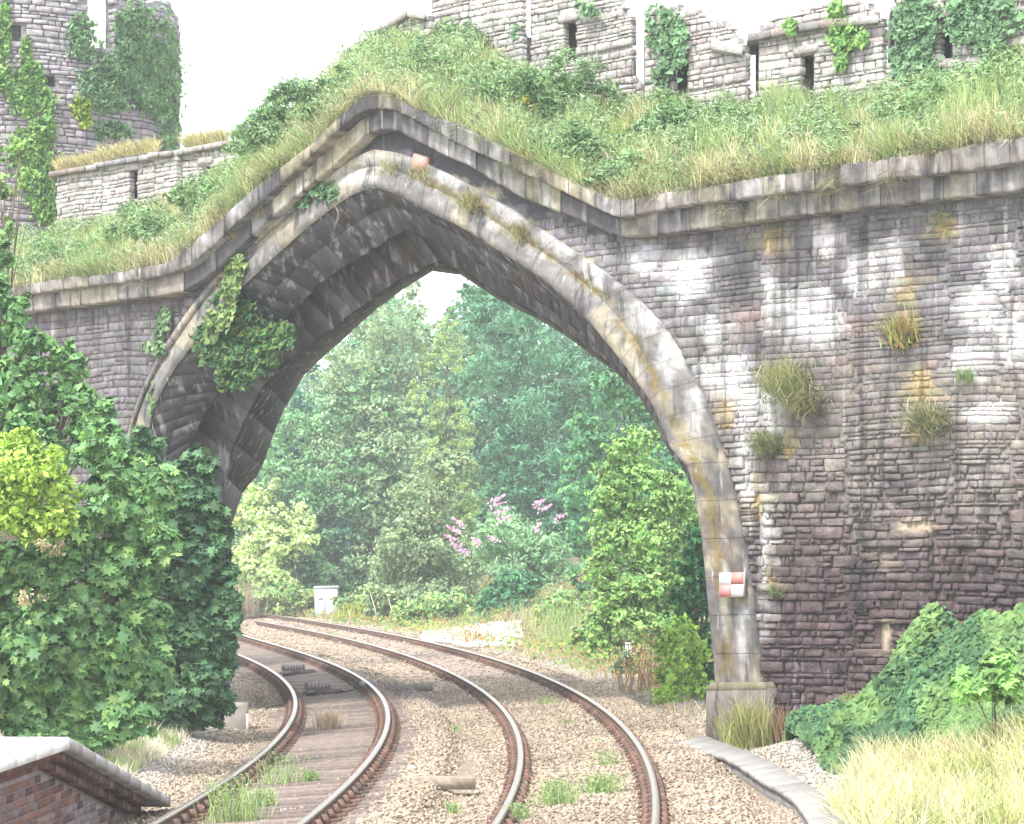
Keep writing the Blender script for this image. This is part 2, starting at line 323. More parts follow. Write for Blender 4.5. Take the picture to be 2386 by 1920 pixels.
def wall_tone(P, n=None):
    x, y = proj(P); u, z = uz(P); n = fbm(u * .7 + 9, z * .6, 51)[..., None]
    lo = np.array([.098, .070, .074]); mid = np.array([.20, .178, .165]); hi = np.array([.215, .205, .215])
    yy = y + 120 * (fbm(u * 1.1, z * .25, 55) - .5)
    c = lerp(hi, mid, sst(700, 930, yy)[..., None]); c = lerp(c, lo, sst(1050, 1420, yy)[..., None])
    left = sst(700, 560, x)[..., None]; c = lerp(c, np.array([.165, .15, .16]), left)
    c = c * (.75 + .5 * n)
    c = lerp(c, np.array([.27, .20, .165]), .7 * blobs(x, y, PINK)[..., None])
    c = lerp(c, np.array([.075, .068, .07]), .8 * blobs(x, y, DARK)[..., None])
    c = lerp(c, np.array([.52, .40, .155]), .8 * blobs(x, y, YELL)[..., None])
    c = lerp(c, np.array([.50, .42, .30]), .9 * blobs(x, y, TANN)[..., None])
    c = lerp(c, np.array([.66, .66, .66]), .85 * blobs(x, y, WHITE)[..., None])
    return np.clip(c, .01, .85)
# core of the front: columns of rubble and mortar behind the facing stones, down to the arch or the ground
def side_y(curve, x, lo):
    h = len(curve) * 44 // 92
    return None
apex = 13 + 31 - 2
def under(xs):
    """lower end of the front at each x: the outer line of the arch mouldings, else the ground"""
    L, Rr = OU[:apex + 1], OU[apex:]
    yl = np.interp(xs, L[:, 0] + np.arange(len(L)) * 1e-4, L[:, 1]); yr = np.interp(xs, Rr[:, 0] + np.arange(len(Rr)) * 1e-4, Rr[:, 1])
    y = np.where(xs < OU[apex, 0], yl, yr); y = np.where(xs < 287, 1775, y); return np.where(xs > 1777, 1790, y)
xs = np.unique(np.r_[np.arange(-480, 280, 12), np.arange(280, 1800, 5), np.arange(1800, 2920, 12)]).astype(float)
yt = ky(K2, xs) - 14; yb = np.maximum(under(xs) + 6, yt + 2); nr = 60
cy = yt[None] + (yb - yt)[None] * np.linspace(0, 1, nr)[:, None]; cxx = np.broadcast_to(xs, cy.shape)
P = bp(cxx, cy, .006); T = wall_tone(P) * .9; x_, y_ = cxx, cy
fr = sst(95, 20, y_ - ky(K2, x_)) * ((x_ > 430) & (x_ < 1440)); T = lerp(T, np.array([.055, .05, .062]), (fr * .92 * sst(.15, .42, fbm(x_ * .02, y_ * .02, 61)))[..., None])  # shade under the arch cornice painted into the frieze colour
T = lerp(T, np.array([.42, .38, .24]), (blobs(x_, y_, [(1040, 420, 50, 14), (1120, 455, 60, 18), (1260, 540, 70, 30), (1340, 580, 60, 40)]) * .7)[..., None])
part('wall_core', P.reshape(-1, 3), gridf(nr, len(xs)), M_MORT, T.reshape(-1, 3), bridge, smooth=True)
# far face, so that the barrel is closed from behind
yt3 = ky(K0, xs) + 40
def under3(xs):
    L, Rr = E3[:apex + 1], E3[apex:]
    yl = np.interp(xs, L[:, 0] + np.arange(len(L)) * 1e-4, L[:, 1]); yr = np.interp(xs, Rr[:, 0] + np.arange(len(Rr)) * 1e-4, Rr[:, 1])
    y = np.where(xs < E3[apex, 0], yl, yr); y = np.where(xs < 536, 1700, y); return np.where(xs > 1675, 1700, y)
yb3 = under3(xs) - 2; cy = yt3[None] + (yb3 - yt3)[None] * np.linspace(0, 1, 12)[:, None]
part('rear_face', bp(np.broadcast_to(xs, cy.shape), cy, 2.74).reshape(-1, 3), gridf(12, len(xs)), M_MORT, (.25, .23, .22), bridge)

# facing stones, laid in courses and trimmed to the mouldings
def rubble(u0f, u1f, z0, z1, frame, tonef, hmin=.09, hmax=.19, wmin=.16, wmax=.5, rough=None, skip=None, gap=.009, depth=.16, wav=.05, seed=5, flat=None):
    """courses of irregular stones; u0f/u1f give each course's ends, frame(u, z, t) the place; returns pieces"""
    r = np.random.default_rng(seed); out = []; z = z0
    while z < z1:
        h = r.uniform(hmin, hmax); zm = z + h / 2
        a, b = u0f(zm), u1f(zm); u = a + r.uniform(0, .05)
        while u < b - .04:
            w = wmin + (wmax - wmin) * r.random() ** 1.6; w *= (.6 + h / hmax * .6)
            if u + w > b - .08: w = b - u
            hh = [(z, z + h)]
            if w < .3 and h > .13 and r.random() < .3: hh = [(z, z + h * .45), (z + h * .45, z + h)]
            for (za, zb) in hh:
                uc, zc = u + w / 2, (za + zb) / 2
                if skip is not None and skip(uc, zc, w, zb - za): continue
                fl = flat(uc, zc) if flat else 0.; g = gap * r.uniform(.6, 1.5) * (1 - .7 * fl); rg = (rough(uc, zc) if rough else .03) * (1 - .8 * fl)
                hw, hz = w / 2 - g, (zb - za) / 2 - g * .8
                if hw < .02 or hz < .015: continue
                k = np.array([(-1, -.78), (-.86, -1), (.86, -1), (1, -.76), (1, .78), (.85, 1), (-.85, 1), (-1, .76)]) + r.uniform(-.16, .16, (8, 2)) * np.array([min(1, .12 / hw), 1])
                k = np.clip(k, -1.06, 1.06)
                pu, pz = uc + k[:, 0] * hw, zc + k[:, 1] * hz
                waz = wav * (vnoise(pu * .9, pz * .9, 77) - .5) * 2
                pr = r.uniform(0, rg)
                iu, iz = uc + k[:, 0] * max(hw - .009, hw * .8), zc + k[:, 1] * max(hz - .007, hz * .8)
                tilt = r.uniform(-.4, .4, 2) * rg * .6
                it_ = -pr - .008 + tilt[0] * k[:, 0] + tilt[1] * k[:, 1] + r.uniform(-.006, .006, 8)
                V = np.concatenate([frame(iu, iz + waz, it_), frame(pu, pz + waz, np.full(8, .004 - pr * .85)), frame(pu, pz + waz, np.full(8, depth)), frame(np.array([uc]), np.array([zc + waz.mean()]), np.array([-pr - .008 + r.uniform(-.014, .010) * (1 - .7 * fl)]))])
                Fs = []
                for i in range(8):
                    j = (i + 1) % 8
                    Fs += [(24, i, j), (i, 8 + i, 8 + j), (i, 8 + j, j), (8 + i, 16 + i, 16 + j), (8 + i, 16 + j, 8 + j)]
                tv = tonef(V); t = (.6 * tv.mean(0) + .4 * tv) * (r.uniform(.72 + .16 * fl, 1.32 - .18 * fl) * (1 + r.uniform(-.05, .05, 3)))
                out.append((V, np.array(Fs), np.clip(t, .01, .88)))
            u += w
        z += h
    return out
def curve_uz(c, t=0.):
    return uz(bp(c[:, 0], c[:, 1], t))
ou, oz = curve_uz(OU[apex:]); o_ = np.argsort(oz)
k2u, k2z = curve_uz(K2)
uend = float(uz(bp(2900, 900))[0])
def ztop(u): return np.interp(u, k2u, k2z)
right_in = lambda z: float(np.interp(z, oz[o_], ou[o_])) + .015
rough_r = lambda u, z: .015 + .05 * float(sst(5.2, 3.2, z))
def skipw(u, z, w, h): return z + h / 2 > ztop(u) - .03
def skip_r(u, z, w, h):
    if skipw(u, z, w, h): return True
    xx, yy = proj(fuz(u, z)); return any(abs(xx - a) < b and abs(yy - c) < d for a, b, c, d in [(2135, 40, 1226, 16), (2065, 10, 1480, 42), (2062, 8, 1285, 36), (1718, 12, 1127, 7)])
pieces = []
pb = [None] + list(np.cumsum(R.uniform(.8, 1.7, 16)) + uz(bp(1660, 1300))[0] - .6) ; pb = [b for b in pb if b is None or b < uend - .5] + [uend + 9]
def bnd(k): return (lambda z: -1e9) if pb[k] is None else (lambda z: uend if k == len(pb) - 1 else pb[k] + .5 * (vnoise(z * 3.1, k * 7.7, 99) - .5) + .16 * (vnoise(z * 14., k * 3.3, 98) - .5))
for k in range(len(pb) - 1):      # the wall went up in patches, each with courses of its own
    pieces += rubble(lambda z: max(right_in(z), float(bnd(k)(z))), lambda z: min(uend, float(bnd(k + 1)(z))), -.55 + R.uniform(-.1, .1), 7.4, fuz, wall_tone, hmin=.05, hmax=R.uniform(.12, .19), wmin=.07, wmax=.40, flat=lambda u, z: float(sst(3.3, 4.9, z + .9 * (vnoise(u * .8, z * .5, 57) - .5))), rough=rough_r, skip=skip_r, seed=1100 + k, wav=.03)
ol, olz = curve_uz(OU[:apex + 1]); o2 = np.argsort(olz); uleft = float(uz(bp(-470, 900))[0])
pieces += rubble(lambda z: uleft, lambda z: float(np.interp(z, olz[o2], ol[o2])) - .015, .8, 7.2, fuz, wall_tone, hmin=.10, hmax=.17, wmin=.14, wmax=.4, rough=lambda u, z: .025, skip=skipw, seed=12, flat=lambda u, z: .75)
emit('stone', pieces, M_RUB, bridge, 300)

# cornice: two projecting courses of long blocks
xk = [-470]
while xk[-1] < 2840: xk.append(xk[-1] + R.uniform(46, 92))
YB = np.array([.37, .33, .215]); GB = np.array([.25, .24, .235]); DB = np.array([.075, .068, .08]); BB = np.array([.30, .245, .20])
def band(Ka, Kb, pr, back, name, seed, dark):
    r = np.random.default_rng(seed); off = r.uniform(-20, 20)
    cuts_ = sorted([v + off * .6 for v in xk if abs(v + off * .6 - 1446) > 22] + [1445.])
    for a, b in zip(cuts_[:-1], cuts_[1:]):
        k = 9; xx = np.linspace(a + .35, b - .35, k); p = pr + r.uniform(-.02, .025)
        ya = ky(Ka, xx) + r.uniform(-1.5, 1.5) + (fbm(xx * .03, xx * 0, seed) - .5) * 5; yb_ = ky(Kb, xx) + (fbm(xx * .04, xx * 0, seed + 3) - .5) * 5
        top = bp(xx, ya, -p); bot = bp(xx, yb_, -p); mt = bp(xx, ya * .88 + yb_ * .12, -p - .015); mb = bp(xx, ya * .12 + yb_ * .88, -p - .02)
        rows = [top + NV * (p + back), top, mt, mb, bot, bot + NV * (p + .10)]
        V = np.concatenate(rows); Fc = gridf(6, k)[:, ::-1]
        ends = []
        for e in (0, k - 1):
            q = [e + i * k for i in range(6)]; tri = [(q[0], q[1], q[4]), (q[0], q[4], q[5]), (q[1], q[2], q[3]), (q[1], q[3], q[4])]
            ends += [t[::-1] for t in tri] if e else tri
        mid = (a + b) / 2; arch = 440 < mid < 1430; u_ = r.random()
        c = (YB if u_ < .28 else DB if u_ < .28 + (dark if arch else .08) else BB if u_ < .75 else GB) * r.uniform(.8, 1.25)
        c = lerp(c, GB, .2 if arch else .6); xv, yv = proj(V); nn = fbm(xv * .03, yv * .05, seed + 9)[:, None]
        c = lerp(c[None], DB[None], sst(.50, .66, nn) * .8) ; c = lerp(c, np.array([[.55, .55, .54]]), sst(.6, .75, fbm(xv * .05, yv * .012, seed + 14))[:, None] * .6)
        part(name, V, np.concatenate([Fc, np.array(ends)]), M_DRESS, np.clip(c, 0, .8), bridge)
band(K0, K1, .42, .9, 'cornice_block', 31, .34)
band(K1, K2, .24, .3, 'cornice_block', 32, .5)

# mouldings round the arch
MOSS = [(1363, 648, 34, 16), (1444, 742, 30, 28), (1488, 806, 22, 34), (1549, 925, 30, 48), (1578, 995, 26, 44), (1604, 1050, 24, 30), (1650, 1150, 22, 50), (1660, 1190, 22, 35), (1672, 1285, 20, 32), (1692, 1440, 16, 50), (1290, 600, 40, 14),
        (1120, 486, 60, 12), (1200, 535, 50, 14), (1680, 1395, 12, 30)]
PALE = [(1180, 500, 60, 40), (1290, 568, 70, 40), (1400, 640, 60, 40), (1490, 740, 50, 40), (1560, 830, 36, 60), (880, 375, 60, 18), (1030, 420, 60, 22), (1690, 1400, 12, 120), (820, 410, 60, 20), (1730, 1480, 14, 90), (1620, 950, 24, 60)]
PURP = [(1520, 930, 20, 60), (1600, 1110, 30, 40), (1640, 1250, 30, 60), (1690, 1330, 40, 60), (1700, 1530, 50, 60), (1240, 560, 50, 20), (1680, 1240, 30, 50)]
def arch_tone(P):
    x, y = proj(P); n = fbm(x * .015, y * .015, 71)[..., None]; n2 = fbm(x * .07, y * .05, 75)[..., None]
    c = np.array([.215, .205, .198]) * (.6 + .5 * n) * (.8 + .4 * n2)
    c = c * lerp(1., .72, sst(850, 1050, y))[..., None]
    c = lerp(c, np.array([.36, .315, .215]), sst(.52, .68, n) * .6)
    c = lerp(c, np.array([.15, .118, .108]), .8 * blobs(x, y, PURP)[..., None])
    c = lerp(c, np.array([.50, .50, .50]), .6 * blobs(x, y, PALE)[..., None])
    mp = chain(MPATH, 240); d = np.sqrt(((x[..., None] - mp[:, 0]) ** 2 + (y[..., None] - mp[:, 1]) ** 2).min(-1)); nz_ = fbm(x * .05, y * .05, 78); ng = fbm(x * .012, y * .014, 79)
    mk_ = sst(1., .3, d / 17 + (nz_ - .5) * 1.6) * sst(.28, .46, ng) * (.5 + .5 * sst(.4, .6, fbm(x * .13, y * .13, 80)))
    c = lerp(c, np.array([.17, .13, .035]), .95 * mk_[..., None])
    return np.clip(c, .01, .8)
N0 = len(E0)
MPATH = [(1000, 425), (1120, 484), (1230, 560), (1340, 634), (1420, 716), (1484, 800), (1545, 920), (1580, 1005), (1612, 1060), (1650, 1150), (1668, 1240), (1680, 1330), (1690, 1440), (1694, 1560)]
def loft(name, rows, a, b, m, tonef, smooth=True, sub=3):
    """a run a..b of a moulding through the given rows of points (each N0 x 3)"""
    g = np.array([chain_lin(r_[a:b + 1], sub) for r_ in rows]); nr_, nc_ = g.shape[:2]
    part(name, g.reshape(-1, 3), gridf(nr_, nc_), m, tonef(g).reshape(-1, 3), bridge, smooth)
def chain_lin(p, sub):
    t = np.linspace(.012, len(p) - 1 - .012, (len(p) - 1) * sub + 1); i = np.minimum(t.astype(int), len(p) - 2); f = (t - i)[:, None]
    return p[i] * (1 - f) + p[i + 1] * f
e0 = bp(E0[:, 0], E0[:, 1], -.11); a1 = bp(A1[:, 0], A1[:, 1], -.13); ouf = bp(OU[:, 0], OU[:, 1], .0)
a1b = bp(A1[:, 0] + (OU[:, 0] - A1[:, 0]) * .12, A1[:, 1] + (OU[:, 1] - A1[:, 1]) * .12, -.09)
rowsB = []; lowA = sst(840, 1000, A1[:, 1]) * (A1[:, 0] > 900); ta = -.025 - .12 * lowA      # a groove up the arch, an arris down the pier
for f in np.linspace(0, 1, 9):
    px = A1 + (OU - A1) * f; hollow = .095 * math.sin(min(1, f / .72) * math.pi); roll = -.05 * math.sin(max(0, (f - .72) / .28) * math.pi)
    up_ = ta + (-.085 - ta) * min(1, f * 1.25) ** .8 - .02 * math.sin(f * math.pi); low_ = ta * (1 - f) - .05 * f + hollow + roll
    rowsB.append(bp(px[:, 0], px[:, 1], up_ * (1 - lowA) + low_ * lowA))
rowsA = []
for f in np.linspace(0, 1, 7):
    px = E0 + (A1 - E0) * f; rowsA.append(bp(px[:, 0], px[:, 1], -.13 + (ta + .13) * f ** 1.6 - .012 * math.sin(f * math.pi)))
rowsA[0] = rowsA[0] + NV * .05
starts = list(range(0, N0 - 1, 2))
for s in starts:
    e = min(s + 2, N0 - 1)
    def jt(rows, s=s, e=e):
        return rows
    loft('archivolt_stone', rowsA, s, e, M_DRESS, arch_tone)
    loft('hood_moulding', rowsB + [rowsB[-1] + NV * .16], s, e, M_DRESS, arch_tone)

# the barrel: slabs of the outer ring, then the stepped inner ring
e1 = bp(E1[:, 0], E1[:, 1], .5); e2 = bp(E2[:, 0], E2[:, 1], 1.25); e3 = bp(E3[:, 0], E3[:, 1], 2.7)
ctr = fuz(uz(bp(1010, 1150, 1.))[0], 2.2, 1.)
def outw(p):
    d = p - ctr; d = d - NV * (d @ NV)[..., None] if d.ndim > 1 else d - NV * float(d @ NV); return nrm(d)
e1b = bp(E1[:, 0], E1[:, 1], .95); e1b = e1b + outw(e1b) * .30
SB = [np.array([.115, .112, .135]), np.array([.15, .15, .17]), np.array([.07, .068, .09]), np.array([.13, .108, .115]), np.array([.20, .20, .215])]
def ring(ra, rb, nrow, name, step, seed, dark=1., gap=.006, bulge=0., lo=2):
    r = np.random.default_rng(seed)
    for k in range(nrow):
        fa, fb = k / nrow, (k + 1) / nrow; s = lo
        while s < N0 - 3:
            e = min(s + step, N0 - 1); 
            A = ra + (rb - ra) * fa; B = ra + (rb - ra) * fb
            if bulge: A = A + outw(A) * bulge * math.sin(fa * math.pi); B = B + outw(B) * bulge * math.sin(fb * math.pi)
            q = np.array([A[s], A[e], B[e], B[s]]); c = q.mean(0); q = c + (q - c) * (1 - gap); ow = outw(c)
            n_ = np.cross(q[1] - q[0], q[3] - q[0]); 
            if n_ @ ow > 0: q = q[::-1]
            pr = r.uniform(-.008, .012)
            V, Fc = chamf(q - ow * pr, ow * .10, .012)
            part(name, V, Fc, M_SOFF, np.clip(SB[r.integers(0, 5)] * r.uniform(.8, 1.2) * dark * .4, .01, .5), bridge)  # light and shade of the vault put into the slab colour, ring by ring
            s = e
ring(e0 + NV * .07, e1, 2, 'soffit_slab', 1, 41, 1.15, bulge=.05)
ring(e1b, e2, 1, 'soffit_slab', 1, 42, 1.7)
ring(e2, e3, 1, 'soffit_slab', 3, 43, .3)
# the riser between the two rings
rz = np.array([e1 + NV * .005, (e1 + e1b) / 2, e1b])
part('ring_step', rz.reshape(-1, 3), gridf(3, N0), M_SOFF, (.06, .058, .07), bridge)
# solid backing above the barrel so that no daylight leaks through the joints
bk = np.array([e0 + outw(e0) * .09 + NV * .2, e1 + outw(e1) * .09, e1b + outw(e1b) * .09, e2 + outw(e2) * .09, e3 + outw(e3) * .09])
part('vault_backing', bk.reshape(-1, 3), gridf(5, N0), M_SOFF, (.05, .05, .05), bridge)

# plinth under the right-hand mouldings
pl = lambda x, y, t: bp(x, y, t)
q = [(1640, 1606), (1788, 1604), (1786, 1745), (1639, 1735)]
V, Fc = chamf(np.array([bp(a, b, -.22) for a, b in q])[::-1], NV * .9, .05); part('plinth', V, Fc, M_DRESS, (.155, .13, .122), bridge)
q = [(1652, 1590), (1784, 1590), (1790, 1610), (1640, 1610)]
V, Fc = chamf(np.array([bp(a, b, -.2) for a, b in q])[::-1], NV * .8, .03); part('plinth_cap', V, Fc, M_DRESS, (.165, .15, .10), bridge)

# ------------------------------------------------------------------ grassy ledge between the cornice and the town wall behind
TB = 4.0
LB = np.array([(-480, 625), (-80, 575), (0, 570), (145, 562), (260, 520), (403, 472), (500, 430), (593, 388), (650, 318), (720, 232), (785, 170), (860, 125), (940, 92), (1003, 80), (1093, 92), (1160, 120), (1231, 175), (1350, 225), (1494, 250), (1640, 256), (1761, 262), (1900, 256), (2077, 230), (2230, 190), (2440, 140), (2920, 40)], float)
def ledge(xs_, f):
    """point on the ledge: xs_ photo column on the front, f 0 at the cornice .. 1 at the wall foot"""
    xs_ = np.asarray(xs_, float); f = np.asarray(f, float)
    A = bp(xs_, ky(K0, xs_) + 3, -.30); B = bp(xs_, np.interp(xs_, LB[:, 0], LB[:, 1]), TB + .1)
    P_ = A + (B - A) * f[..., None]; P_[..., 2] += (.10 * np.sin(np.clip(f, 0, 1) * np.pi) + .5 * sst(0, .2, f) * (fbm(xs_ * .014, f * 4, 81) - .45)) * sst(0, .15, f) * sst(1.15, .9, f)
    return P_
lx = np.arange(-480, 2915, 14.); lf = np.linspace(0, 1, 20); LX, LF = np.meshgrid(lx, lf)
Pl = ledge(LX, LF); Bk = Pl[-1] + NV * 3.0 - np.array([0, 0, 2.5]); Pl = np.concatenate([Pl, Bk[None]])
part('ledge_bank', Pl.reshape(-1, 3), gridf(21, len(lx)), M_EARTH, np.array([.17, .15, .075]), None, smooth=True, kind='structure', label='earth bank on top of the bridge behind the cornice')

# ------------------------------------------------------------------ town walls
WSH = [np.array([.40, .375, .36]), np.array([.36, .33, .32]), np.array([.33, .27, .245]), np.array([.44, .42, .40]), np.array([.29, .27, .275])]
def old_tone(V):
    u, z = uz(V) if V.ndim > 1 else (0, 0); n = fbm(u * .9, z * .9, 91)[..., None]
    return lerp(np.array([.34, .31, .295]), np.array([.53, .505, .48]), n)
def px_poly_bounds(poly, t):
    """polygon in photo pixels (top edge and bottom edge as lists of x,y) on the plane t behind the front"""
    p = np.asarray(poly, float); return uz(bp(p[:, 0], p[:, 1], t))
def merlon(wall, x0, x1, top, ybot, t, slit=None, cap=None, seed=1, thick=.75, capt=.16):
    """upstanding piece of wall: top = [(x, y) ...] skyline, slit = (x0, x1, y0, y1), cap = [(x, y)...] line of a projecting slab course"""
    th = thing_child('merlon', wall, bp((x0 + x1) / 2, ybot, t))
    fr = lambda u, z, tt: fuz(u, z, np.asarray(tt) + t)
    u0 = float(uz(bp(x0, ybot, t))[0]); u1 = float(uz(bp(x1, ybot, t))[0]); zb = float(uz(bp((x0 + x1) / 2, ybot, t))[1]) - .35
    tu, tz = px_poly_bounds(top, t); tu = np.asarray(tu); tz = np.asarray(tz)
    topz = lambda u: np.interp(u, tu, tz)
    if slit:
        su0, su1 = [float(uz(bp(slit[k], (slit[2] + slit[3]) / 2, t))[0]) for k in (0, 1)]; sz1 = float(uz(bp(slit[0], slit[2], t))[1]); sz0 = float(uz(bp(slit[0], slit[3], t))[1])
        sk = lambda u, z, w, h: z + h * .3 > topz(u) or (u + w / 2 > su0 and u - w / 2 < su1 and z + h / 2 > sz0 and z - h / 2 < sz1)
        ends = [(lambda z: u0, lambda z: su0 if sz0 < z < sz1 else u1), (lambda z: su1 if sz0 < z < sz1 else u1 + 9, lambda z: u1)]
        sk = lambda u, z, w, h: z + h * .3 > topz(u)
    else:
        sk = lambda u, z, w, h: z + h * .3 > topz(u); ends = [(lambda z: u0, lambda z: u1)]
    pcs = []
    for i, (a, b) in enumerate(ends):
        pcs += rubble(a, b, zb, float(tz.max()) + .05, fr, old_tone, hmin=.05, hmax=.15, wmin=.09, wmax=.34, rough=lambda u, z: .04, skip=sk, gap=.009, depth=.12, wav=.03, flat=lambda u, z: .55, seed=seed * 10 + i)
    # core: boxes of masonry with the same skyline, leaving the slit open
    def core(ua, ub, za, zc):
        us = np.linspace(ua, ub, max(2, int((ub - ua) / .12) + 2)); zt = np.minimum(topz(us) - .02, zc) if zc is not None else topz(us) - .02
        zt = np.maximum(zt, za + .02); n = len(us)
        sk_ = -.86 * thick; Vv = np.concatenate([fr(us, np.full(n, za), .03), fr(us, zt, .03), fr(us + sk_, zt, thick), fr(us + sk_, np.full(n, za), thick)]); Ff = gridf(4, n)[:, ::-1]
        ex = [(0, n, 2 * n), (0, 2 * n, 3 * n), (n - 1, 3 * n - 1, 2 * n - 1), (n - 1, 4 * n - 1, 3 * n - 1)]
        return Vv, np.concatenate([Ff, np.array(ex)]), np.array([.33, .31, .295])
    if slit:
        cs = [core(u0, su0, zb, None), core(su1, u1, zb, None), core(su0 + .001, su1 - .001, sz1, None), core(su0 + .001, su1 - .001, zb, sz0)]
        Vv, Ff, _ = core(su0 + .002, su1 - .002, sz0 + .01, sz1 - .01); Vv = Vv + NV * .42 - np.array([*EU, 0]) * .36; cs.append((Vv, Ff, np.array([.30, .27, .25])))
        lin = chamf(fr(np.array([su0 - .12, su1 + .12, su1 + .12, su0 - .12]), np.array([sz1, sz1, sz1 + .13, sz1 + .13]), np.full(4, -.06)), NV * .4, .02)
        part('lintel', lin[0], lin[1], M_OLD, (.37, .34, .33), th)
    else: cs = [core(u0, u1, zb, None)]
    V, Ff, Tt = joined(cs); part('wall_core', V, Ff, M_OLD, Tt, th)
    if cap is not None:
        cu, cz = px_poly_bounds(cap, t); r = np.random.default_rng(seed + 500); ua = float(cu[0])
        while ua < cu[-1] - .05:
            ub = min(ua + r.uniform(.35, .7), float(cu[-1])); 
            if cu[-1] - ub < .15: ub = float(cu[-1])
            za, zb2 = np.interp([ua, ub], cu, cz); q = fr(np.array([ua + .006, ub - .006, ub - .006, ua + .006]), np.array([za - capt, zb2 - capt, zb2, za]), np.full(4, -.14 - r.uniform(0, .03)))
            V, Fc = chamf(q, NV * (thick + .2) - np.array([*EU, 0]) * .86 * (thick + .2), .02); part('coping_stone', V, Fc, M_OLD, WSH[r.integers(0, 5)] * r.uniform(.75, 1.0), th); ua = ub
    return th, pcs
def thing_child(name, parent, loc):
    o = bpy.data.objects.new(name, None); o.empty_display_size = .2; return link(o, parent, loc)
def finish(wall, sets, limit):
    """the wall's stones: the largest `limit` one by one under their merlon, the rest joined per merlon"""
    alls = [(th, p) for th, ps in sets for p in ps]
    def size(p):
        x, y = proj(p[0]); return (x.max() - x.min()) * (y.max() - y.min()) if (-30 < x.mean() < 2420 and -30 < y.mean() < 1950) else 0
    order = sorted(alls, key=lambda a: -size(a[1])); top = order[:limit]
    for th, (V, Fc, t) in top: part('stone', V, Fc, M_OLD, t, th)
    for th in {a[0].name: a[0] for a in order[limit:]}.values():
        V, Fc, T = joined([p for h, p in order[limit:] if h is th]); part('stone', V, Fc, M_OLD, T, th, kind='stuff')
wall_r = thing('town_wall', 'ruined battlemented stone wall with arrow slits above the right half of the bridge', 'castle wall', bp(1600, 240, TB))
S = []
S.append(merlon(wall_r, 785, 1003, [(780, 172), (860, 108), (938, 24), (1003, 34)], 150, TB - .3, cap=[(786, 166), (860, 104), (940, 22), (1004, 32)], seed=1, thick=.6, capt=.12))
S.append(merlon(wall_r, 1003, 1093, [(1003, -40), (1093, -42)], 130, TB - .05, seed=2))
S.append(merlon(wall_r, 1093, 1217, [(1093, -50), (1220, -45)], 150, TB - .22, seed=3))
S.append(merlon(wall_r, 1220, 1234, [(1220, 76), (1234, 88)], 170, TB + .1, seed=9))
S.append(merlon(wall_r, 1234, 1473, [(1234, -40), (1400, -34), (1452, 0), (1460, 26), (1473, 56)], 215, TB, slit=(1315, 1341, 54, 142), seed=4))
S.append(merlon(wall_r, 1478, 1496, [(1478, 172), (1496, 190)], 230, TB + .1, seed=10))
S.append(merlon(wall_r, 1499, 1739, [(1499, 60), (1508, 40), (1514, 16), (1580, 12), (1640, 30), (1708, 54), (1716, 92), (1739, 104)], 240, TB, slit=(1569, 1599, 122, 222), cap=[(1672, 94), (1746, 108)], seed=5))
S.append(merlon(wall_r, 1765, 2058, [(1765, 88), (1772, 56), (1850, 22), (1925, 4), (2030, 8), (2040, 38), (2058, 46)], 250, TB, slit=(1866, 1894, 128, 230), cap=[(1756, 82), (1905, 52), (2064, 38)], seed=6, capt=.12))
S.append(merlon(wall_r, 1743, 1762, [(1743, 205), (1762, 210)], 250, TB + .1, seed=13))
S.append(merlon(wall_r, 2061, 2080, [(2061, 150), (2080, 140)], 250, TB + .1, seed=12))
S.append(merlon(wall_r, 2082, 2900, [(2082, 10), (2096, -40), (2500, -60), (2900, -130)], 230, TB, slit=(2191, 2217, 44, 138), seed=7))
finish(wall_r, S, 300)
wall_l = thing('parapet_wall', 'low ruined parapet wall with slits and grassy coping between tower and arch', 'castle wall', bp(360, 500, TB))
S = []
S.append(merlon(wall_l, 131, 236, [(131, 402), (236, 382)], 535, TB - .05, cap=[(126, 402), (238, 384)], seed=21, capt=.1))
S.append(merlon(wall_l, 234, 362, [(234, 382), (362, 360)], 500, TB, slit=(303, 318, 398, 465), cap=[(232, 382), (364, 360)], seed=22, capt=.1))
S.append(merlon(wall_l, 361, 412, [(361, 358), (412, 352)], 470, TB - .16, cap=[(358, 358), (414, 352)], seed=23, capt=.1))
S.append(merlon(wall_l, 411, 600, [(411, 356), (530, 330), (600, 326)], 450, TB, slit=(474, 489, 384, 412), cap=[(412, 354), (530, 330), (602, 325)], seed=24, capt=.1))
finish(wall_l, S, 200)

# ------------------------------------------------------------------ round tower
TY, TX, TRD = 63.0, (25 - CX) / F * 63.0, 4.12
tower = thing('round_tower', 'tall ruined round stone tower with a square gap in its top', 'tower', (TX, TY, 4))
def fcyl(a, z, t):
    a = np.asarray(a, float) / TRD; r_ = TRD - np.asarray(t, float); return np.stack([TX + r_ * np.sin(a), TY - r_ * np.cos(a), np.asarray(z, float) + 0 * a], -1)
def cyl_hit(x, y, out=0.):
    """photo pixel -> point on the tower's face, `out` metres proud of it"""
    dx = (np.asarray(x, float) - CX) / F; r_ = TRD + out; A = dx * dx + 1; B = -2 * (dx * TX + TY); C = TX * TX + TY * TY - r_ * r_
    disc = np.maximum(B * B - 4 * A * C, 0); Y = (-B - np.sqrt(disc)) / (2 * A); return np.stack([dx * Y, Y, CAMZ + (HZ - np.asarray(y, float)) / F * Y], -1)
def ang(x): 
    p = cyl_hit(x, 300); return float(np.arctan2(p[0] - TX, TY - p[1]) * TRD)
def zt(x, y): return float(cyl_hit(x, y)[2])
CR0, CR1, CRZ = ang(207), ang(262), zt(235, 112)
aL, aR = -math.pi / 2 * TRD, math.pi / 2 * TRD
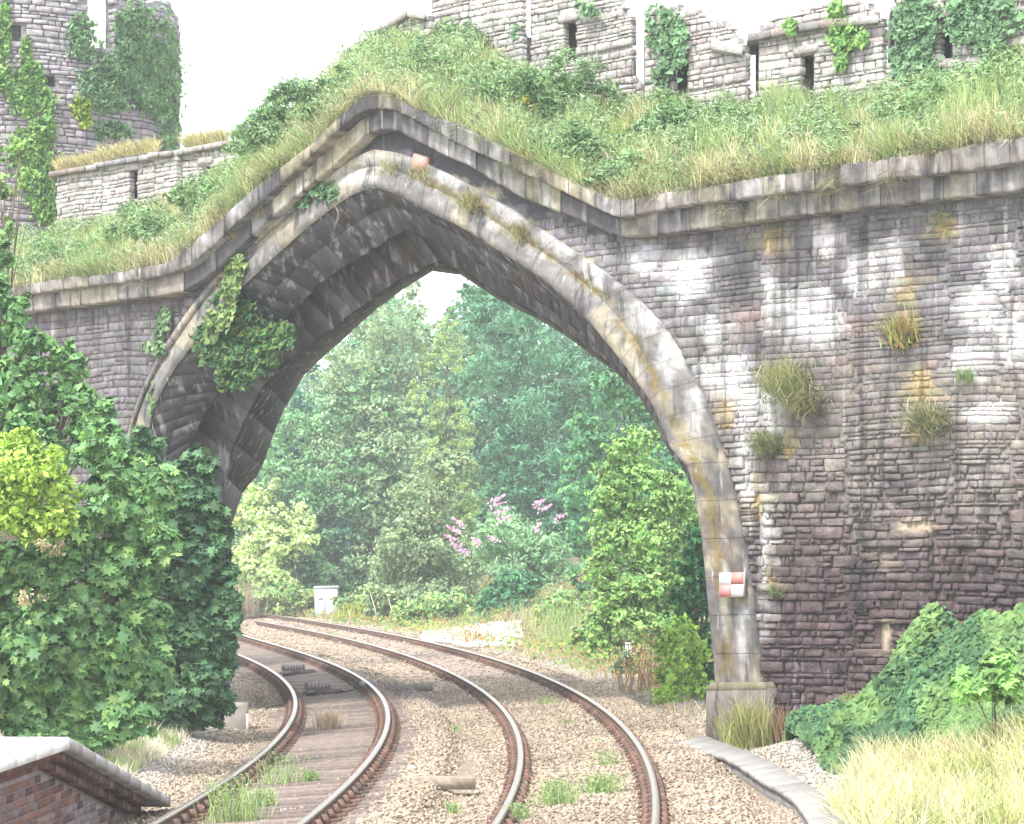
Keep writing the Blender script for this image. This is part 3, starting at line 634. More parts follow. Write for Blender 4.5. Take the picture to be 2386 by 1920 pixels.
def tower_tone(V):
    x, y = proj(V); n = fbm(x * .02, y * .03, 95)[..., None]; c = lerp(np.array([.25, .225, .24]), np.array([.40, .375, .385]), n)
    return lerp(c, np.array([.24, .205, .23]), .6 * sst(200, 330, y)[..., None])
holes = [(110, 188, 15, 11), (328, 240, 12, 14), (25, 75, 14, 16)]
hz = [(ang(a), zt(a, b), c / 95, d / 95) for a, b, c, d in holes]
def tskip(u, z, w, h):
    if z + h / 2 > CRZ and u + w / 2 > CR0 and u - w / 2 < CR1: return True
    if u > CR1 and z > zt(330, -4) + .12 * math.sin(u * 5): return True
    return any(abs(u - a) < w / 2 + c and abs(z - b) < h / 2 + d for a, b, c, d in hz)
zlo = zt(200, 560); ztp = zt(100, -60)
pcs = rubble(lambda z: aL * .99, lambda z: aR * .99, zlo, CRZ, fcyl, tower_tone, hmin=.06, hmax=.19, wmin=.14, wmax=.5, rough=lambda u, z: .06, skip=tskip, seed=61, gap=.011, flat=lambda u, z: .35, depth=.2)
pcs += rubble(lambda z: aL * .99, lambda z: CR0, CRZ, ztp, fcyl, tower_tone, hmin=.06, hmax=.17, wmin=.14, wmax=.48, rough=lambda u, z: .06, skip=tskip, seed=62, gap=.011, flat=lambda u, z: .35, depth=.2)
pcs += rubble(lambda z: CR1, lambda z: aR * .99, CRZ, ztp, fcyl, tower_tone, hmin=.06, hmax=.17, wmin=.14, wmax=.42, rough=lambda u, z: .06, skip=tskip, seed=63, gap=.011, flat=lambda u, z: .35, depth=.2)
emit('stone', pcs, M_OLD, tower, 300)
def shell(a0, a1, z0, z1f, th_=.9):
    """curved wall a0..a1; front cells under a putlog hole are left out and lined as a niche half a metre deep"""
    aa = np.linspace(a0, a1, max(3, int((a1 - a0) / .12))); n = len(aa); z1 = np.array([z1f(a) for a in aa]); nz = max(2, int((z1.max() - z0) / .12))
    fz = np.linspace(0, 1, nz); Zg = z0 + (z1 - z0)[None] * fz[:, None]; Ag = np.broadcast_to(aa, Zg.shape)
    out = [(fcyl(Ag, Zg, .05).reshape(-1, 3), None)]; Fs = []
    ac, zc = (Ag[:-1, :-1] + Ag[1:, 1:]) / 2, (Zg[:-1, :-1] + Zg[1:, 1:]) / 2; keep = np.ones(ac.shape, bool); pcs_ = []
    for (ha, hz_, hw, hh) in hz:
        m = (np.abs(ac - ha) < hw + .03) & (np.abs(zc - hz_) < hh + .03)
        if m.any():
            keep &= ~m; ii, jj = np.where(m); A0, A1_ = aa[jj.min()], aa[jj.max() + 1]; Z0, Z1 = Zg[ii.min(), jj.min()], Zg[ii.max() + 1, jj.max()]
            c4 = lambda t_: fcyl(np.array([A0, A1_, A1_, A0]), np.array([Z0, Z0, Z1, Z1]), t_)
            pcs_.append((np.concatenate([c4(.05), c4(.6)]), np.array([(0, 1, 5), (0, 5, 4), (1, 2, 6), (1, 6, 5), (2, 3, 7), (2, 7, 6), (3, 0, 4), (3, 4, 7), (4, 5, 6), (4, 6, 7)]), np.array([.27, .25, .25])))
    a = (np.arange(nz - 1)[:, None] * n + np.arange(n - 1)[None])[keep]
    Fc = np.concatenate([np.stack([a, a + 1, a + n + 1], 1), np.stack([a, a + n + 1, a + n], 1)])
    pcs_.append((out[0][0], Fc, np.array([.30, .275, .28])))
    z0a = np.full(n, z0); V = np.concatenate([fcyl(aa, z1, .05), fcyl(aa, z1, th_), fcyl(aa, z0a, th_), fcyl(aa, z0a, .05)]); Fc = gridf(4, n)
    ex = [(0, 2 * n, n), (0, 3 * n, 2 * n), (n - 1, 2 * n - 1, 3 * n - 1), (n - 1, 3 * n - 1, 4 * n - 1)]
    pcs_.append((V, np.concatenate([Fc[:2 * 3 * n], np.array(ex)]), np.array([.30, .275, .28]))); return joined(pcs_)
topf = lambda a: zt(330, -6) + .1 * math.sin(a * 4)
V, Fc, T = joined([shell(aL, aR, zlo - 4, lambda a: CRZ - .03), shell(aL, CR0, CRZ - .03, lambda a: ztp, .4), shell(CR1 + .1, aR, CRZ - .03, topf, .4)])
part('wall_core', V, Fc, M_OLD, T, tower)

# ------------------------------------------------------------------ railway tracks
STEP = .5
def frame_at(which, Ys):
    Xc, dX = centre(which, Ys); L = np.sqrt(1 + dX ** 2); return np.stack([Xc, Ys], 1), np.stack([1 / L, -dX / L], 1), np.stack([dX / L, 1 / L], 1)
PROF = np.array([(-.035, -.012), (-.027, 0), (.027, 0), (.035, -.012), (.033, -.04), (.01, -.055), (.01, -.105), (.066, -.135), (.066, -.15), (-.066, -.15), (-.066, -.135), (-.01, -.105), (-.01, -.055), (-.033, -.04)])
def rail(which, side, parent, cant):
    Ys = np.arange(10, 128, .35); C_, Nn, Tt = frame_at(which, Ys); w = side * .7525; rise = cant * sst(10, 24, Ys) if side > 0 else 0 * Ys
    V = np.concatenate([np.stack([C_[:, 0] + Nn[:, 0] * (w + px), C_[:, 1] + Nn[:, 1] * (w + px), rise + pz], 1)[:, None] for px, pz in PROF], 1)
    k = len(PROF); n = len(Ys); i, j = np.meshgrid(np.arange(n - 1), np.arange(k), indexing='ij'); a = (i * k + j).ravel(); b = (i * k + (j + 1) % k).ravel()
    Fc = np.concatenate([np.stack([a, b, b + k], 1), np.stack([a, b + k, a + k], 1)])
    body = part('rail', V.reshape(-1, 3), Fc, M_RUST, np.array([.155, .105, .08]), parent)
    Vt = np.concatenate([np.stack([C_[:, 0] + Nn[:, 0] * (w + px), C_[:, 1] + Nn[:, 1] * (w + px), rise + .0025 + 0 * Ys + pz], 1)[:, None] for px, pz in ((-.036, -.02), (-.0345, -.009), (-.026, 0), (.026, 0), (.0345, -.009), (.036, -.02))], 1)
    Fc = gridf(n, 6)
    part('running_surface', Vt.reshape(-1, 3), Fc[:, ::-1], M_STEEL, np.array([.46, .40, .36]), body)
    return body
chairV, chairF, _ = joined([(box(-.19, .19, -.09, .09, -.03, .012), BOXF, (1, 1, 1)), (hexa([(-.15, -.05, .012), (-.07, -.05, .012), (-.07, .05, .012), (-.15, .05, .012)], [(-.10, -.04, .10), (-.05, -.04, .10), (-.05, .04, .10), (-.10, .04, .10)]), BOXF, (1, 1, 1)),
                            (hexa([(.07, -.05, .012), (.15, -.05, .012), (.15, .05, .012), (.07, .05, .012)], [(.05, -.04, .10), (.10, -.04, .10), (.10, .04, .10), (.05, .04, .10)]), BOXF, (1, 1, 1)),
                            (hexa([(-.17, -.03, .01), (-.14, -.03, .01), (-.14, .03, .01), (-.17, .03, .01)], [(-.165, -.02, .05), (-.145, -.02, .05), (-.145, .02, .05), (-.165, .02, .05)]), BOXF, (1, 1, 1))])
chair_m = [mesh('rail_chair', chairV, chairF, M_RUST, np.array(c)) for c in ((.16, .095, .07), (.20, .115, .09), (.125, .085, .07))]
sleepV, sleepF = chamf([(-1.28, -.125, 0), (1.28, -.125, 0), (1.28, .125, 0), (-1.28, .125, 0)], (0, 0, -.14), .015)
sleep_m = [mesh('sleeper', sleepV, sleepF, M_WOOD, np.array(c)) for c in ((.20, .162, .14), (.235, .19, .16), (.165, .13, .115), (.22, .175, .148))]
def track(which, label):
    cant = TR[which][1]
    th = thing('railway_track', label, 'railway track', (float(centre(which, 24.)[0]), 24, -.16), 'curving railway tracks')
    for s in (-1, 1): rail(which, s, th, cant)
    Yc = [11.5]
    while Yc[-1] < 122:
        dX = float(centre(which, Yc[-1])[1]); Yc.append(Yc[-1] + STEP / math.sqrt(1 + dX * dX))
    Ys = np.array(Yc); C_, Nn, Tt = frame_at(which, Ys); vis = 0; rest = []
    for i, Y in enumerate(Ys):
        if Y < 21: continue
        roll = math.atan2(cant, 1.505); ct = cant / 2; z = -.166 + ct
        Mx = Matrix.Translation((C_[i, 0], C_[i, 1], z)) @ Matrix.Rotation(math.atan2(Nn[i, 1], Nn[i, 0]) + R.uniform(-.012, .012), 4, 'Z') @ Matrix.Rotation(-roll, 4, 'Y')
        if vis < 140:
            sp = bpy.data.objects.new('sleeper', sleep_m[R.integers(0, 4)]); COL.objects.link(sp); sp.parent = th; WO[sp.name] = Vector(Mx.translation)
            sp.matrix_parent_inverse = Matrix(); sp.matrix_basis = Matrix.Translation(-WO[th.name]) @ Mx
            for s in (-1, 1):
                c = bpy.data.objects.new('rail_chair', chair_m[R.integers(0, 3)]); COL.objects.link(c); c.parent = sp; c.location = (s * .7525, 0, .018)
            vis += 1
        else:
            A = np.array(Mx); tr = lambda V: V @ A[:3, :3].T + A[:3, 3]
            rest.append((tr(sleepV), sleepF, np.array([.24, .19, .16])))
            for s in (-1, 1): rest.append((tr(chairV + np.array([s * .7525, 0, .018])), chairF, np.array([.15, .09, .07])))
    V, Fc, T = joined(rest); part('sleeper', V, Fc, M_WOOD, T, th, kind='stuff')
    return th
track('left', 'left-hand curving track with dark ribbed sleepers, next to the platform')
track('right', 'right-hand curving track sunk in pale ballast, passing nearest the arch foot')

# loose ballast
def rocks(P_, size, tone, seed):
    r = np.random.default_rng(seed); n = len(P_)
    base = np.array([(1, 0, 0), (-1, 0, 0), (0, 1, 0), (0, -1, 0), (0, 0, 1), (0, 0, -1)], float); Fb = np.array([(0, 2, 4), (2, 1, 4), (1, 3, 4), (3, 0, 4), (2, 0, 5), (1, 2, 5), (3, 1, 5), (0, 3, 5)])
    V = base[None] * r.uniform(.55, 1.25, (n, 6, 1)) + r.uniform(-.3, .3, (n, 6, 3)); V *= (size * r.uniform(.55, 1.35, n))[:, None, None]; V[:, :, 2] *= .7
    a = r.uniform(0, 6.28, n); ca, sa = np.cos(a)[:, None], np.sin(a)[:, None]; x = V[:, :, 0] * ca - V[:, :, 1] * sa; y = V[:, :, 0] * sa + V[:, :, 1] * ca
    V = np.stack([x, y, V[:, :, 2]], -1) + P_[:, None]; Fc = (Fb[None] + np.arange(n)[:, None, None] * 6).reshape(-1, 3)
    return V.reshape(-1, 3), Fc, np.repeat(tone, 6, 0)
def ballast_pts(n, y0, y1, x0, x1, seed, keep=None):
    r = np.random.default_rng(seed); X = r.uniform(x0, x1, n); Y = y0 + (y1 - y0) * r.random(n) ** 1.3
    qr, ql = lateral('right', X, Y), lateral('left', X, Y); m = (ql > -3.2) & (qr < 4.6) & (np.abs(np.abs(qr) - .7525) > .1) & (np.abs(np.abs(ql) - .7525) > .1)
    m &= ~((np.abs(ql) < .72) & (r.random(n) < .78)) & ~((np.abs(ql) < 1.28) & (r.random(n) < .2))
    m &= (D0 - (NX * X + NY * Y) > .1) | (qr < 3.2)
    return X[m], Y[m]
X, Y = ballast_pts(140000, 21, 56, -6, 7.5, 201); X2, Y2 = ballast_pts(16000, 50, 112, -12, 5, 202); X = np.r_[X, X2]; Y = np.r_[Y, Y2]
qr = lateral('right', X, Y); ql = lateral('left', X, Y); n = len(X); r_ = np.random.default_rng(5)
bt = np.array([(.41, .335, .25), (.35, .28, .205), (.45, .385, .30), (.31, .245, .18), (.39, .32, .25), (.26, .20, .15)])[r_.integers(0, 6, n)] * r_.uniform(.7, 1.1, (n, 1)) * (.72 + .56 * fbm(X * .9, Y * .5, 207))[:, None]
bt = lerp(bt, np.array([.47, .44, .40]) * r_.uniform(.6, 1.2, (n, 1)), (sst(1.9, 2.8, qr) * .75)[:, None]); bt = lerp(bt, np.array([.52, .49, .45]) * r_.uniform(.7, 1.2, (n, 1)), (sst(1.4, 2.2, -ql) * .7)[:, None])
bt = lerp(bt, np.array([.13, .12, .14]), (.75 * np.exp(-(((X + 2.2) / .9) ** 2 + ((Y - 49.5) / 3.5) ** 2)))[:, None])
V, Fc, T = rocks(np.stack([X, Y, ground(X, Y) + .012], 1), .026 * (1 + .014 * (Y - 20)), bt, 6)
part('ballast', V, Fc, M_BALL, T, None, kind='stuff', label='loose tan and grey ballast stones')
r_ = np.random.default_rng(8); n = 2600; px = r_.uniform(985, 1215, n); py = 1476 + 30 * r_.random(n) + (px - 1100) * .04; Pw = np.array([onz(a, b, -.05) for a, b in zip(px, py)])
Pw[:, 2] = ground(Pw[:, 0], Pw[:, 1]) + .02 + .1 * sst(120, 30, np.abs(px - 1105)) * r_.random(n); m = lateral('right', Pw[:, 0], Pw[:, 1]) > 1.15
V, Fc, T = rocks(Pw[m], .075, np.full((m.sum(), 3), .80) * r_.uniform(.85, 1.08, (m.sum(), 1)), 9)
part('gravel', V, Fc, M_BALL, T, None, kind='stuff', label='heap of bright white chippings beside the far rail')

# small things on the trackbed
def plank(pa, pb, z, w, h, label, tone):
    A, B = onz(*pa, z), onz(*pb, z); d = nrm(B - A); s = np.array([-d[1], d[0], 0]) * w
    V, Fc = chamf([A, B, B + s, A + s], (0, 0, -h), .01); tag(part('timber_plank', V, Fc, M_WOOD, tone), label, 'timber plank', 'planks lying on the ballast')
plank((919, 1596), (1009, 1590), .0, .16, .16, 'short dark timber lying on ballast between the tracks, farther one', (.19, .165, .14))
plank((957, 1811), (1108, 1811), .035, .20, .14, 'pale weathered timber sleeper half buried in ballast between the tracks, nearer one', (.30, .25, .19))
for i, (xa, xb, y, lab) in enumerate([(672, 742, 1571, 'low ribbed iron plate with upright teeth between left rails, farther of the two'), (724, 806, 1617, 'low ribbed iron plate with upright teeth between left rails, nearer of the two')]):
    A, B = onz(xa, y, -.10), onz(xb, y - 4, -.10); L = np.linalg.norm(B - A); d = nrm(B - A); s = np.array([-d[1], d[0], 0]); th = thing('track_treadle', lab, 'track fitting', (A + B) / 2, 'toothed plates between the left rails')
    up = np.array([0, 0, 1.])
    def bx(a, b, s0, s1, z0, z1, z2=None):
        z2 = z1 if z2 is None else z2
        return hexa([A + d * a * L + s * s0 + up * z0, A + d * b * L + s * s0 + up * z0, A + d * b * L + s * s1 + up * z0, A + d * a * L + s * s1 + up * z0], [A + d * a * L + s * s0 + up * z1, A + d * b * L + s * s0 + up * z2, A + d * b * L + s * s1 + up * z2, A + d * a * L + s * s1 + up * z1])
    part('plate', bx(.16, .86, 0, .30, -.05, .075), BOXF, M_RUST, (.10, .08, .085), th)
    part('ramp', bx(0, .155, .02, .28, 0, .008, .07), BOXF, M_RUST, (.13, .10, .10), th); part('ramp', bx(.865, 1, .02, .28, 0, .07, .01), BOXF, M_RUST, (.13, .10, .10), th)
    for k in range(7): part('tooth', bx(.17 + k * .1, .23 + k * .1, .24, .36, .077, .20), BOXF, M_RUST, (.33, .28, .27), th)
# insulated joint clamped to the outer rail of the left track
Yj = 50.3; C_, Nn, Tt = frame_at('left', np.array([Yj])); c0 = np.array([C_[0, 0] + Nn[0, 0] * .7525, Yj + Nn[0, 1] * .7525, .1]); jn = thing('rail_joint', 'bolted rail joint with short cables on the greasy outer rail of left track', 'rail joint', c0)
t3 = np.array([*Tt[0], 0]); n3 = np.array([*Nn[0], 0]); up = np.array([0, 0, 1.])
def ob(c, a, b, h): return hexa([c - t3 * a - n3 * b - up * h, c + t3 * a - n3 * b - up * h, c + t3 * a + n3 * b - up * h, c - t3 * a + n3 * b - up * h], [c - t3 * a - n3 * b + up * h, c + t3 * a - n3 * b + up * h, c + t3 * a + n3 * b + up * h, c - t3 * a + n3 * b + up * h])
for s in (-1, 1):
    part('fishplate', ob(c0 + n3 * s * .055 - up * .08, .33, .018, .045), BOXF, M_RUST, (.09, .08, .09), jn)
    for k in (-.22, -.07, .08, .23): part('bolt', ob(c0 + n3 * s * .088 + t3 * k - up * .08, .022, .016, .022), BOXF, M_RUST, (.2, .17, .16), jn)
    part('clamp', ob(c0 + n3 * s * .12 + t3 * .1 * s - up * .02, .06, .05, .05), BOXF, M_PAINT, (.35, .37, .42), jn)
V, Fc = tube([c0 - n3 * .12 + t3 * .1, c0 - n3 * .3 - up * .15, c0 - n3 * .7 - up * .22], .014, 5); part('cable', V, Fc, M_RUST, (.06, .06, .06), jn)

# cable trough with its lids, from the plinth towards the viewer
Lf = np.array([(1575, 1728), (1621, 1743), (1686, 1764), (1729, 1787), (1763, 1812), (1805, 1834), (1843, 1858), (1866, 1885), (1888, 1920), (1905, 1960)], float)
Rt = np.array([(1640, 1712), (1690, 1731), (1745, 1750), (1795, 1772), (1828, 1792), (1868, 1816), (1912, 1844), (1944, 1872), (1974, 1920), (1998, 1960)], float)
tro = thing('cable_trough', 'pale concrete cable trough with flat lids curving along the gravel', 'cable trough', onz(1700, 1760, 0))
la = chain(np.array([onz(a, b, .05) for a, b in Lf]), 19); ra = chain(np.array([onz(a, b, .05) for a, b in Rt]), 19)
for i in range(18):
    q = np.array([la[i], ra[i], ra[i + 1], la[i + 1]]); q[:, 2] += R.uniform(-.008, .008, 4); c = q.mean(0); q = c + (q - c) * .993
    V, Fc = chamf(q, (0, 0, -.05), .008); part('lid', V, Fc, M_CONC, np.array([.255, .245, .23]) * R.uniform(.88, 1.08), tro)
    a, b = la[i] + (ra[i] - la[i]) * .06, la[i + 1] + (ra[i + 1] - la[i + 1]) * .06; o = (ra[i] - la[i]) * .12
    part('side_wall', hexa([a - up * .05 * 5, b - up * .25, b + o - up * .25, a + o - up * .25], [a - up * .056, b - up * .056, b + o - up * .056, a + o - up * .056]), BOXF, M_CONC, (.2, .19, .18), tro)

# red and white target on the pier
mk = thing('survey_target', 'small square red and white chequered target fixed to the arch pier', 'sign', bp(1702, 1364, -.2))
g = [(1676, 1335), (1731, 1333), (1731, 1390), (1676, 1392)]
c4 = np.array([bp(a, b, -.235) for a, b in g]); mid = lambda a, b: (a + b) / 2
M_ = np.array([[c4[0], mid(c4[0], c4[1]), c4[1]], [mid(c4[0], c4[3]), c4.mean(0), mid(c4[1], c4[2])], [c4[3], mid(c4[3], c4[2]), c4[2]]])
for i in (0, 1):
    for j in (0, 1):
        q = np.array([M_[i, j], M_[i, j + 1], M_[i + 1, j + 1], M_[i + 1, j]]); part('panel', hexa(q + NV * .012, q), BOXF, M_PAINT, (.78, .77, .76) if i == j else (.56, .22, .20), mk)
part('backing_board', hexa(c4 + NV * .06, c4 + NV * .014), BOXF, M_PAINT, (.5, .5, .5), mk)
# faded pink plate over the crown of the arch
q = np.array([bp(a, b, -.10) for a, b in [(964, 357), (996, 366), (988, 402), (955, 394)]])
tag(part('clearance_plate', hexa(q + NV * .1, q), BOXF, M_PAINT, (.52, .30, .26)), 'faded pinkish red square plate above the crown of the arch', 'sign')
q = np.array([bp(a, b, -.07) for a, b in [(1086, 428), (1114, 440), (1106, 446), (1080, 434)]])

# trackside cabinet
cb = thing('equipment_cabinet', 'pale grey trackside equipment cabinet by the far bend', 'cabinet', (-8.55, 113.2, ground(-8.55, 113.2)))
cz = -.02; Yb = (CAMZ - cz) * F / (1437 - HZ); xl, xr = (733 - CX) * Yb / F, (786 - CX) * Yb / F; zt_ = CAMZ + (HZ - 1366) * Yb / F
part('body', *chamf([(xl, Yb, cz), (xr, Yb, cz), (xr, Yb, zt_ - .08), (xl, Yb, zt_ - .08)], (0, .6, 0), .01), M_PAINT, (.50, .53, .56), cb)
part('lid', hexa([(xl - .04, Yb - .05, zt_ - .075), (xr + .04, Yb - .05, zt_ - .075), (xr + .04, Yb + .65, zt_ - .075), (xl - .04, Yb + .65, zt_ - .075)], [(xl - .04, Yb - .05, zt_ - .04), (xr + .04, Yb - .05, zt_), (xr + .04, Yb + .65, zt_ + .03), (xl - .04, Yb + .65, zt_)]), BOXF, M_PAINT, (.55, .58, .60), cb)
wd = (xr - xl) / 2
for k in (0, 1):
    d0 = part('door', *chamf([(xl + .03 + k * wd, Yb - .02, cz + .1), (xl + wd - .03 + k * wd, Yb - .02, cz + .1), (xl + wd - .03 + k * wd, Yb - .02, zt_ - .14), (xl + .03 + k * wd, Yb - .02, zt_ - .14)], (0, .019, 0), .006), M_PAINT, (.53, .56, .585), cb)
    part('handle', box(xl + wd * (.3 + k), xl + wd * (.72 + k), Yb - .05, Yb - .021, (cz + zt_) / 2 + .1, (cz + zt_) / 2 + .16), BOXF, M_PAINT, (.28, .31, .35), d0)

# marker post in the ivy, and the concrete stump by the sycamore
b = onz(1464, 1566, .0); hgt = 67 / 105
post = thing('marker_post', 'short white post rising from ivy beside the track beyond the arch', 'post', b)
b = b * np.array([1, 1, 0]) + np.array([0, 0, float(ground(b[0], b[1]))]); w = .065
part('shaft', box(b[0] - w, b[0] + w, b[1] - w, b[1] + w, b[2] - .1, CAMZ + (HZ - 1502) * b[1] / F), BOXF, M_PAINT, (.68, .69, .68), post)
part('cap', hexa([(b[0] - w - .006, b[1] - w - .006, CAMZ + (HZ - 1502) * b[1] / F), (b[0] + w + .006, b[1] - w - .006, CAMZ + (HZ - 1502) * b[1] / F), (b[0] + w + .006, b[1] + w + .006, CAMZ + (HZ - 1502) * b[1] / F), (b[0] - w - .006, b[1] + w + .006, CAMZ + (HZ - 1502) * b[1] / F)],
     [(b[0] - w, b[1] - w, CAMZ + (HZ - 1497) * b[1] / F), (b[0] + w, b[1] - w, CAMZ + (HZ - 1497) * b[1] / F), (b[0] + w, b[1] + w, CAMZ + (HZ - 1497) * b[1] / F), (b[0] - w, b[1] + w, CAMZ + (HZ - 1497) * b[1] / F)]), BOXF, M_PAINT, (.72, .73, .72), post)
q = onz(552, 1672, .0); zq = float(ground(q[0], q[1])); st = thing('concrete_block', 'low square concrete block at the foot of the dark sycamore', 'concrete block', (q[0], q[1], zq))
part('block', *chamf([(q[0] - .19, q[1], zq - .1), (q[0] + .14, q[1], zq - .1), (q[0] + .14, q[1], zq + .42), (q[0] - .19, q[1], zq + .42)], (0, .45, 0), .02), M_CONC, (.34, .30, .27), st)
part('edge_strip', box(q[0] + .145, q[0] + .185, q[1] - .01, q[1] + .03, zq - .1, zq + .26), BOXF, M_PAINT, (.66, .62, .60), st)

# ------------------------------------------------------------------ end of the platform, with its ramp
plat = thing('station_platform', 'end of a brick station platform with white edging slabs and a ramp', 'platform', (-3.9, 22.6, 0))
PT = .915; Cn = np.array([-3.886, 22.63]); Re = np.array([-3.645, 27.5]); edge = np.array([(-5.3, 9.0), (-4.75, 13.0), (-4.3, 17.0), (-3.99, 20.0), Cn])
def edge_pt(s):                       # distance along the edge, 0 at the corner, negative towards the viewer, positive down the ramp
    if s >= 0: f = s / np.linalg.norm(Re - Cn); p = Cn + (Re - Cn) * f; return np.array([p[0], p[1], lerp(PT, -.06, f)])
    e = edge[::-1]; d = np.r_[0, np.cumsum(np.linalg.norm(np.diff(e, axis=0), axis=1))]; return np.array([np.interp(-s, d, e[:, 0]), np.interp(-s, d, e[:, 1]), PT])
LR = float(np.linalg.norm(Re - Cn)); WH = np.array([.80, .795, .79]); left_ = np.array([-1, .02, 0])
s = -13.2; cuts = list(np.arange(-13.2, 0, .66)) + [0.] + list(np.linspace(0, LR, 10)[1:])
for a, b_ in zip(cuts[:-1], cuts[1:]):
    A, B = edge_pt(a), edge_pt(b_); dd = nrm(B - A) * .003
    if a < 0 and b_ == 0.: B = edge_pt(-.001)
    q = np.array([A + dd, B - dd, B - dd + left_ * .75, A + dd + left_ * .75]); 
    V, Fc = chamf(q, (0, 0, -.105), .012); part('edging_slab', V, Fc, M_CONC, (WH if a < -.05 else np.array([.33, .32, .315])) * R.uniform(.95, 1.03), plat)  # ramp slabs coloured grey to stand for their shaded front faces
# paving behind the edging and the fill under it
A, B, Cc = edge_pt(-13.2), edge_pt(0), edge_pt(LR); lf_ = np.array([-5.5, 0, 0])
E_ = [edge_pt(a) for a in np.linspace(-13.2, 0, 12)]
V = np.array([p + left_ * .755 - up * .004 for p in E_] + [p + lf_ - up * .004 for p in E_] + [p + left_ * .755 - up * 1.4 for p in E_] + [p + lf_ - up * 1.4 for p in E_])
Fc = np.concatenate([gridf(2, 12), gridf(2, 12)[:, ::-1] + 24]); part('paving', V, Fc, M_CONC, (.50, .48, .46), plat)
V = np.array([B + left_ * .755 - up * .004, B + lf_ - up * .004, Cc + lf_ - up * .004, Cc + left_ * .755 - up * .004]); part('ramp_paving', V, np.array([(0, 1, 2), (0, 2, 3)]), M_CONC, (.46, .44, .42), plat)
inset = .30
def wall_pt(s_, z, out=0.): p = edge_pt(s_); return np.array([p[0] - inset + out, p[1], z])
pcs = []; r_ = np.random.default_rng(77); BR = [np.array([.16, .085, .075]), np.array([.20, .105, .08]), np.array([.12, .075, .075]), np.array([.235, .16, .14]), np.array([.17, .12, .12])]
for row in range(16):
    z0 = -.28 + row * .078; s_ = -6.0 + (row % 2) * .115
    while s_ < LR:
        w = .219; ztop_ = min(edge_pt(s_)[2], edge_pt(min(s_ + w, LR))[2]) - .11 - .16
        if z0 + .068 < ztop_:
            q = np.array([wall_pt(s_, z0), wall_pt(s_ + w, z0), wall_pt(s_ + w, z0 + .068), wall_pt(s_, z0 + .068)]); q[:, 0] += r_.uniform(-.004, .004)
            c = BR[r_.integers(0, 5)] * r_.uniform(.8, 1.2)
            if s_ > 1.2 and r_.random() < .5: c = lerp(c, np.array([.30, .275, .29]), .55)
            V, Fc = chamf(q, (-.1, 0, 0), .006); pcs.append((V, Fc, c))
        s_ += .23
emit('brick', pcs, M_BRICK, plat, 300)
ss = np.concatenate([np.linspace(-13.2, 0, 20), np.linspace(.3, LR, 14)])
bk = np.array([[wall_pt(a, -.4, -.012) for a in ss], [wall_pt(a, edge_pt(a)[2] - .106, -.012) for a in ss]]); part('brick_backing', bk.reshape(-1, 3), gridf(2, len(ss)), M_MORT, (.34, .31, .31), plat)
for k, (o_, za, zb) in enumerate([(.10, .19, .265), (.20, .107, .187)]):      # two oversailing courses under the slabs
    cc = list(np.arange(-7, LR - .9, .23))
    for a in cc:
        b_ = a + .222; A, B = edge_pt(a)[2], edge_pt(b_)[2]
        V = hexa([wall_pt(a, A - zb, -.1), wall_pt(a, A - zb, o_), wall_pt(b_, B - zb, o_), wall_pt(b_, B - zb, -.1)], [wall_pt(a, A - za, -.1), wall_pt(a, A - za, o_), wall_pt(b_, B - za, o_), wall_pt(b_, B - za, -.1)])
        part('corbel_brick', V, BOXF, M_BRICK, BR[r_.integers(0, 5)] * r_.uniform(.7, 1.1), plat)
LB_ = 1.0

# ------------------------------------------------------------------ plants
def leaf_basis(Nv, r, droop=None):
    n = nrm(Nv); a = nrm(np.cross(n, r.normal(size=n.shape))); b = np.cross(n, a); return a, b, n
def leaves(P_, Nv, size, tmpl, tone, r):
    """one mesh's worth of leaves: positions, normals, sizes, template (V, F), tone per leaf"""
    tv, tf = tmpl; a, b, n = leaf_basis(Nv, r); s = np.broadcast_to(np.asarray(size, float), (len(P_),))[:, None, None]
    V = P_[:, None] + s * (tv[None, :, 0:1] * a[:, None] + tv[None, :, 1:2] * b[:, None] + tv[None, :, 2:3] * n[:, None])
    Fc = (tf[None] + (np.arange(len(P_)) * len(tv))[:, None, None]).reshape(-1, 3); return V.reshape(-1, 3), Fc, np.repeat(tone, len(tv), 0)
L_DIA = (np.array([(0, -.5, 0), (.27, -.05, .07), (0, .5, -.05), (-.27, -.05, .07)]), np.array([(0, 1, 2), (0, 2, 3)]))
L_LONG = (np.array([(0, -.5, 0), (.13, 0, .05), (0, .5, -.12), (-.13, 0, .05)]), np.array([(0, 1, 2), (0, 2, 3)]))
L_IVY = (np.array([(0, -.42, 0), (.48, -.28, -.04), (.26, .02, .04), (0, .55, -.06), (-.26, .02, .04), (-.48, -.28, -.04)]), np.array([(0, 1, 2), (0, 2, 3), (0, 3, 4), (0, 4, 5)]))
sy = [(0, -.42), (.26, -.46), (.22, -.2), (.56, -.1), (.3, .1), (.36, .42), (.12, .26), (0, .62), (-.12, .26), (-.36, .42), (-.3, .1), (-.56, -.1), (-.22, -.2), (-.26, -.46)]
L_SYC = (np.array([(0, -.05, .07)] + [(x, y, -.10 * (x * x + y * y) * 2) for x, y in sy]), np.array([(0, i + 1, (i + 1) % 14 + 1) for i in range(14)]))
def tones(n, cols, r, k=.25):
    c = np.array(cols)[r.integers(0, len(cols), n)] * LB_; return c * r.uniform(1 - k, 1 + k, (n, 1))
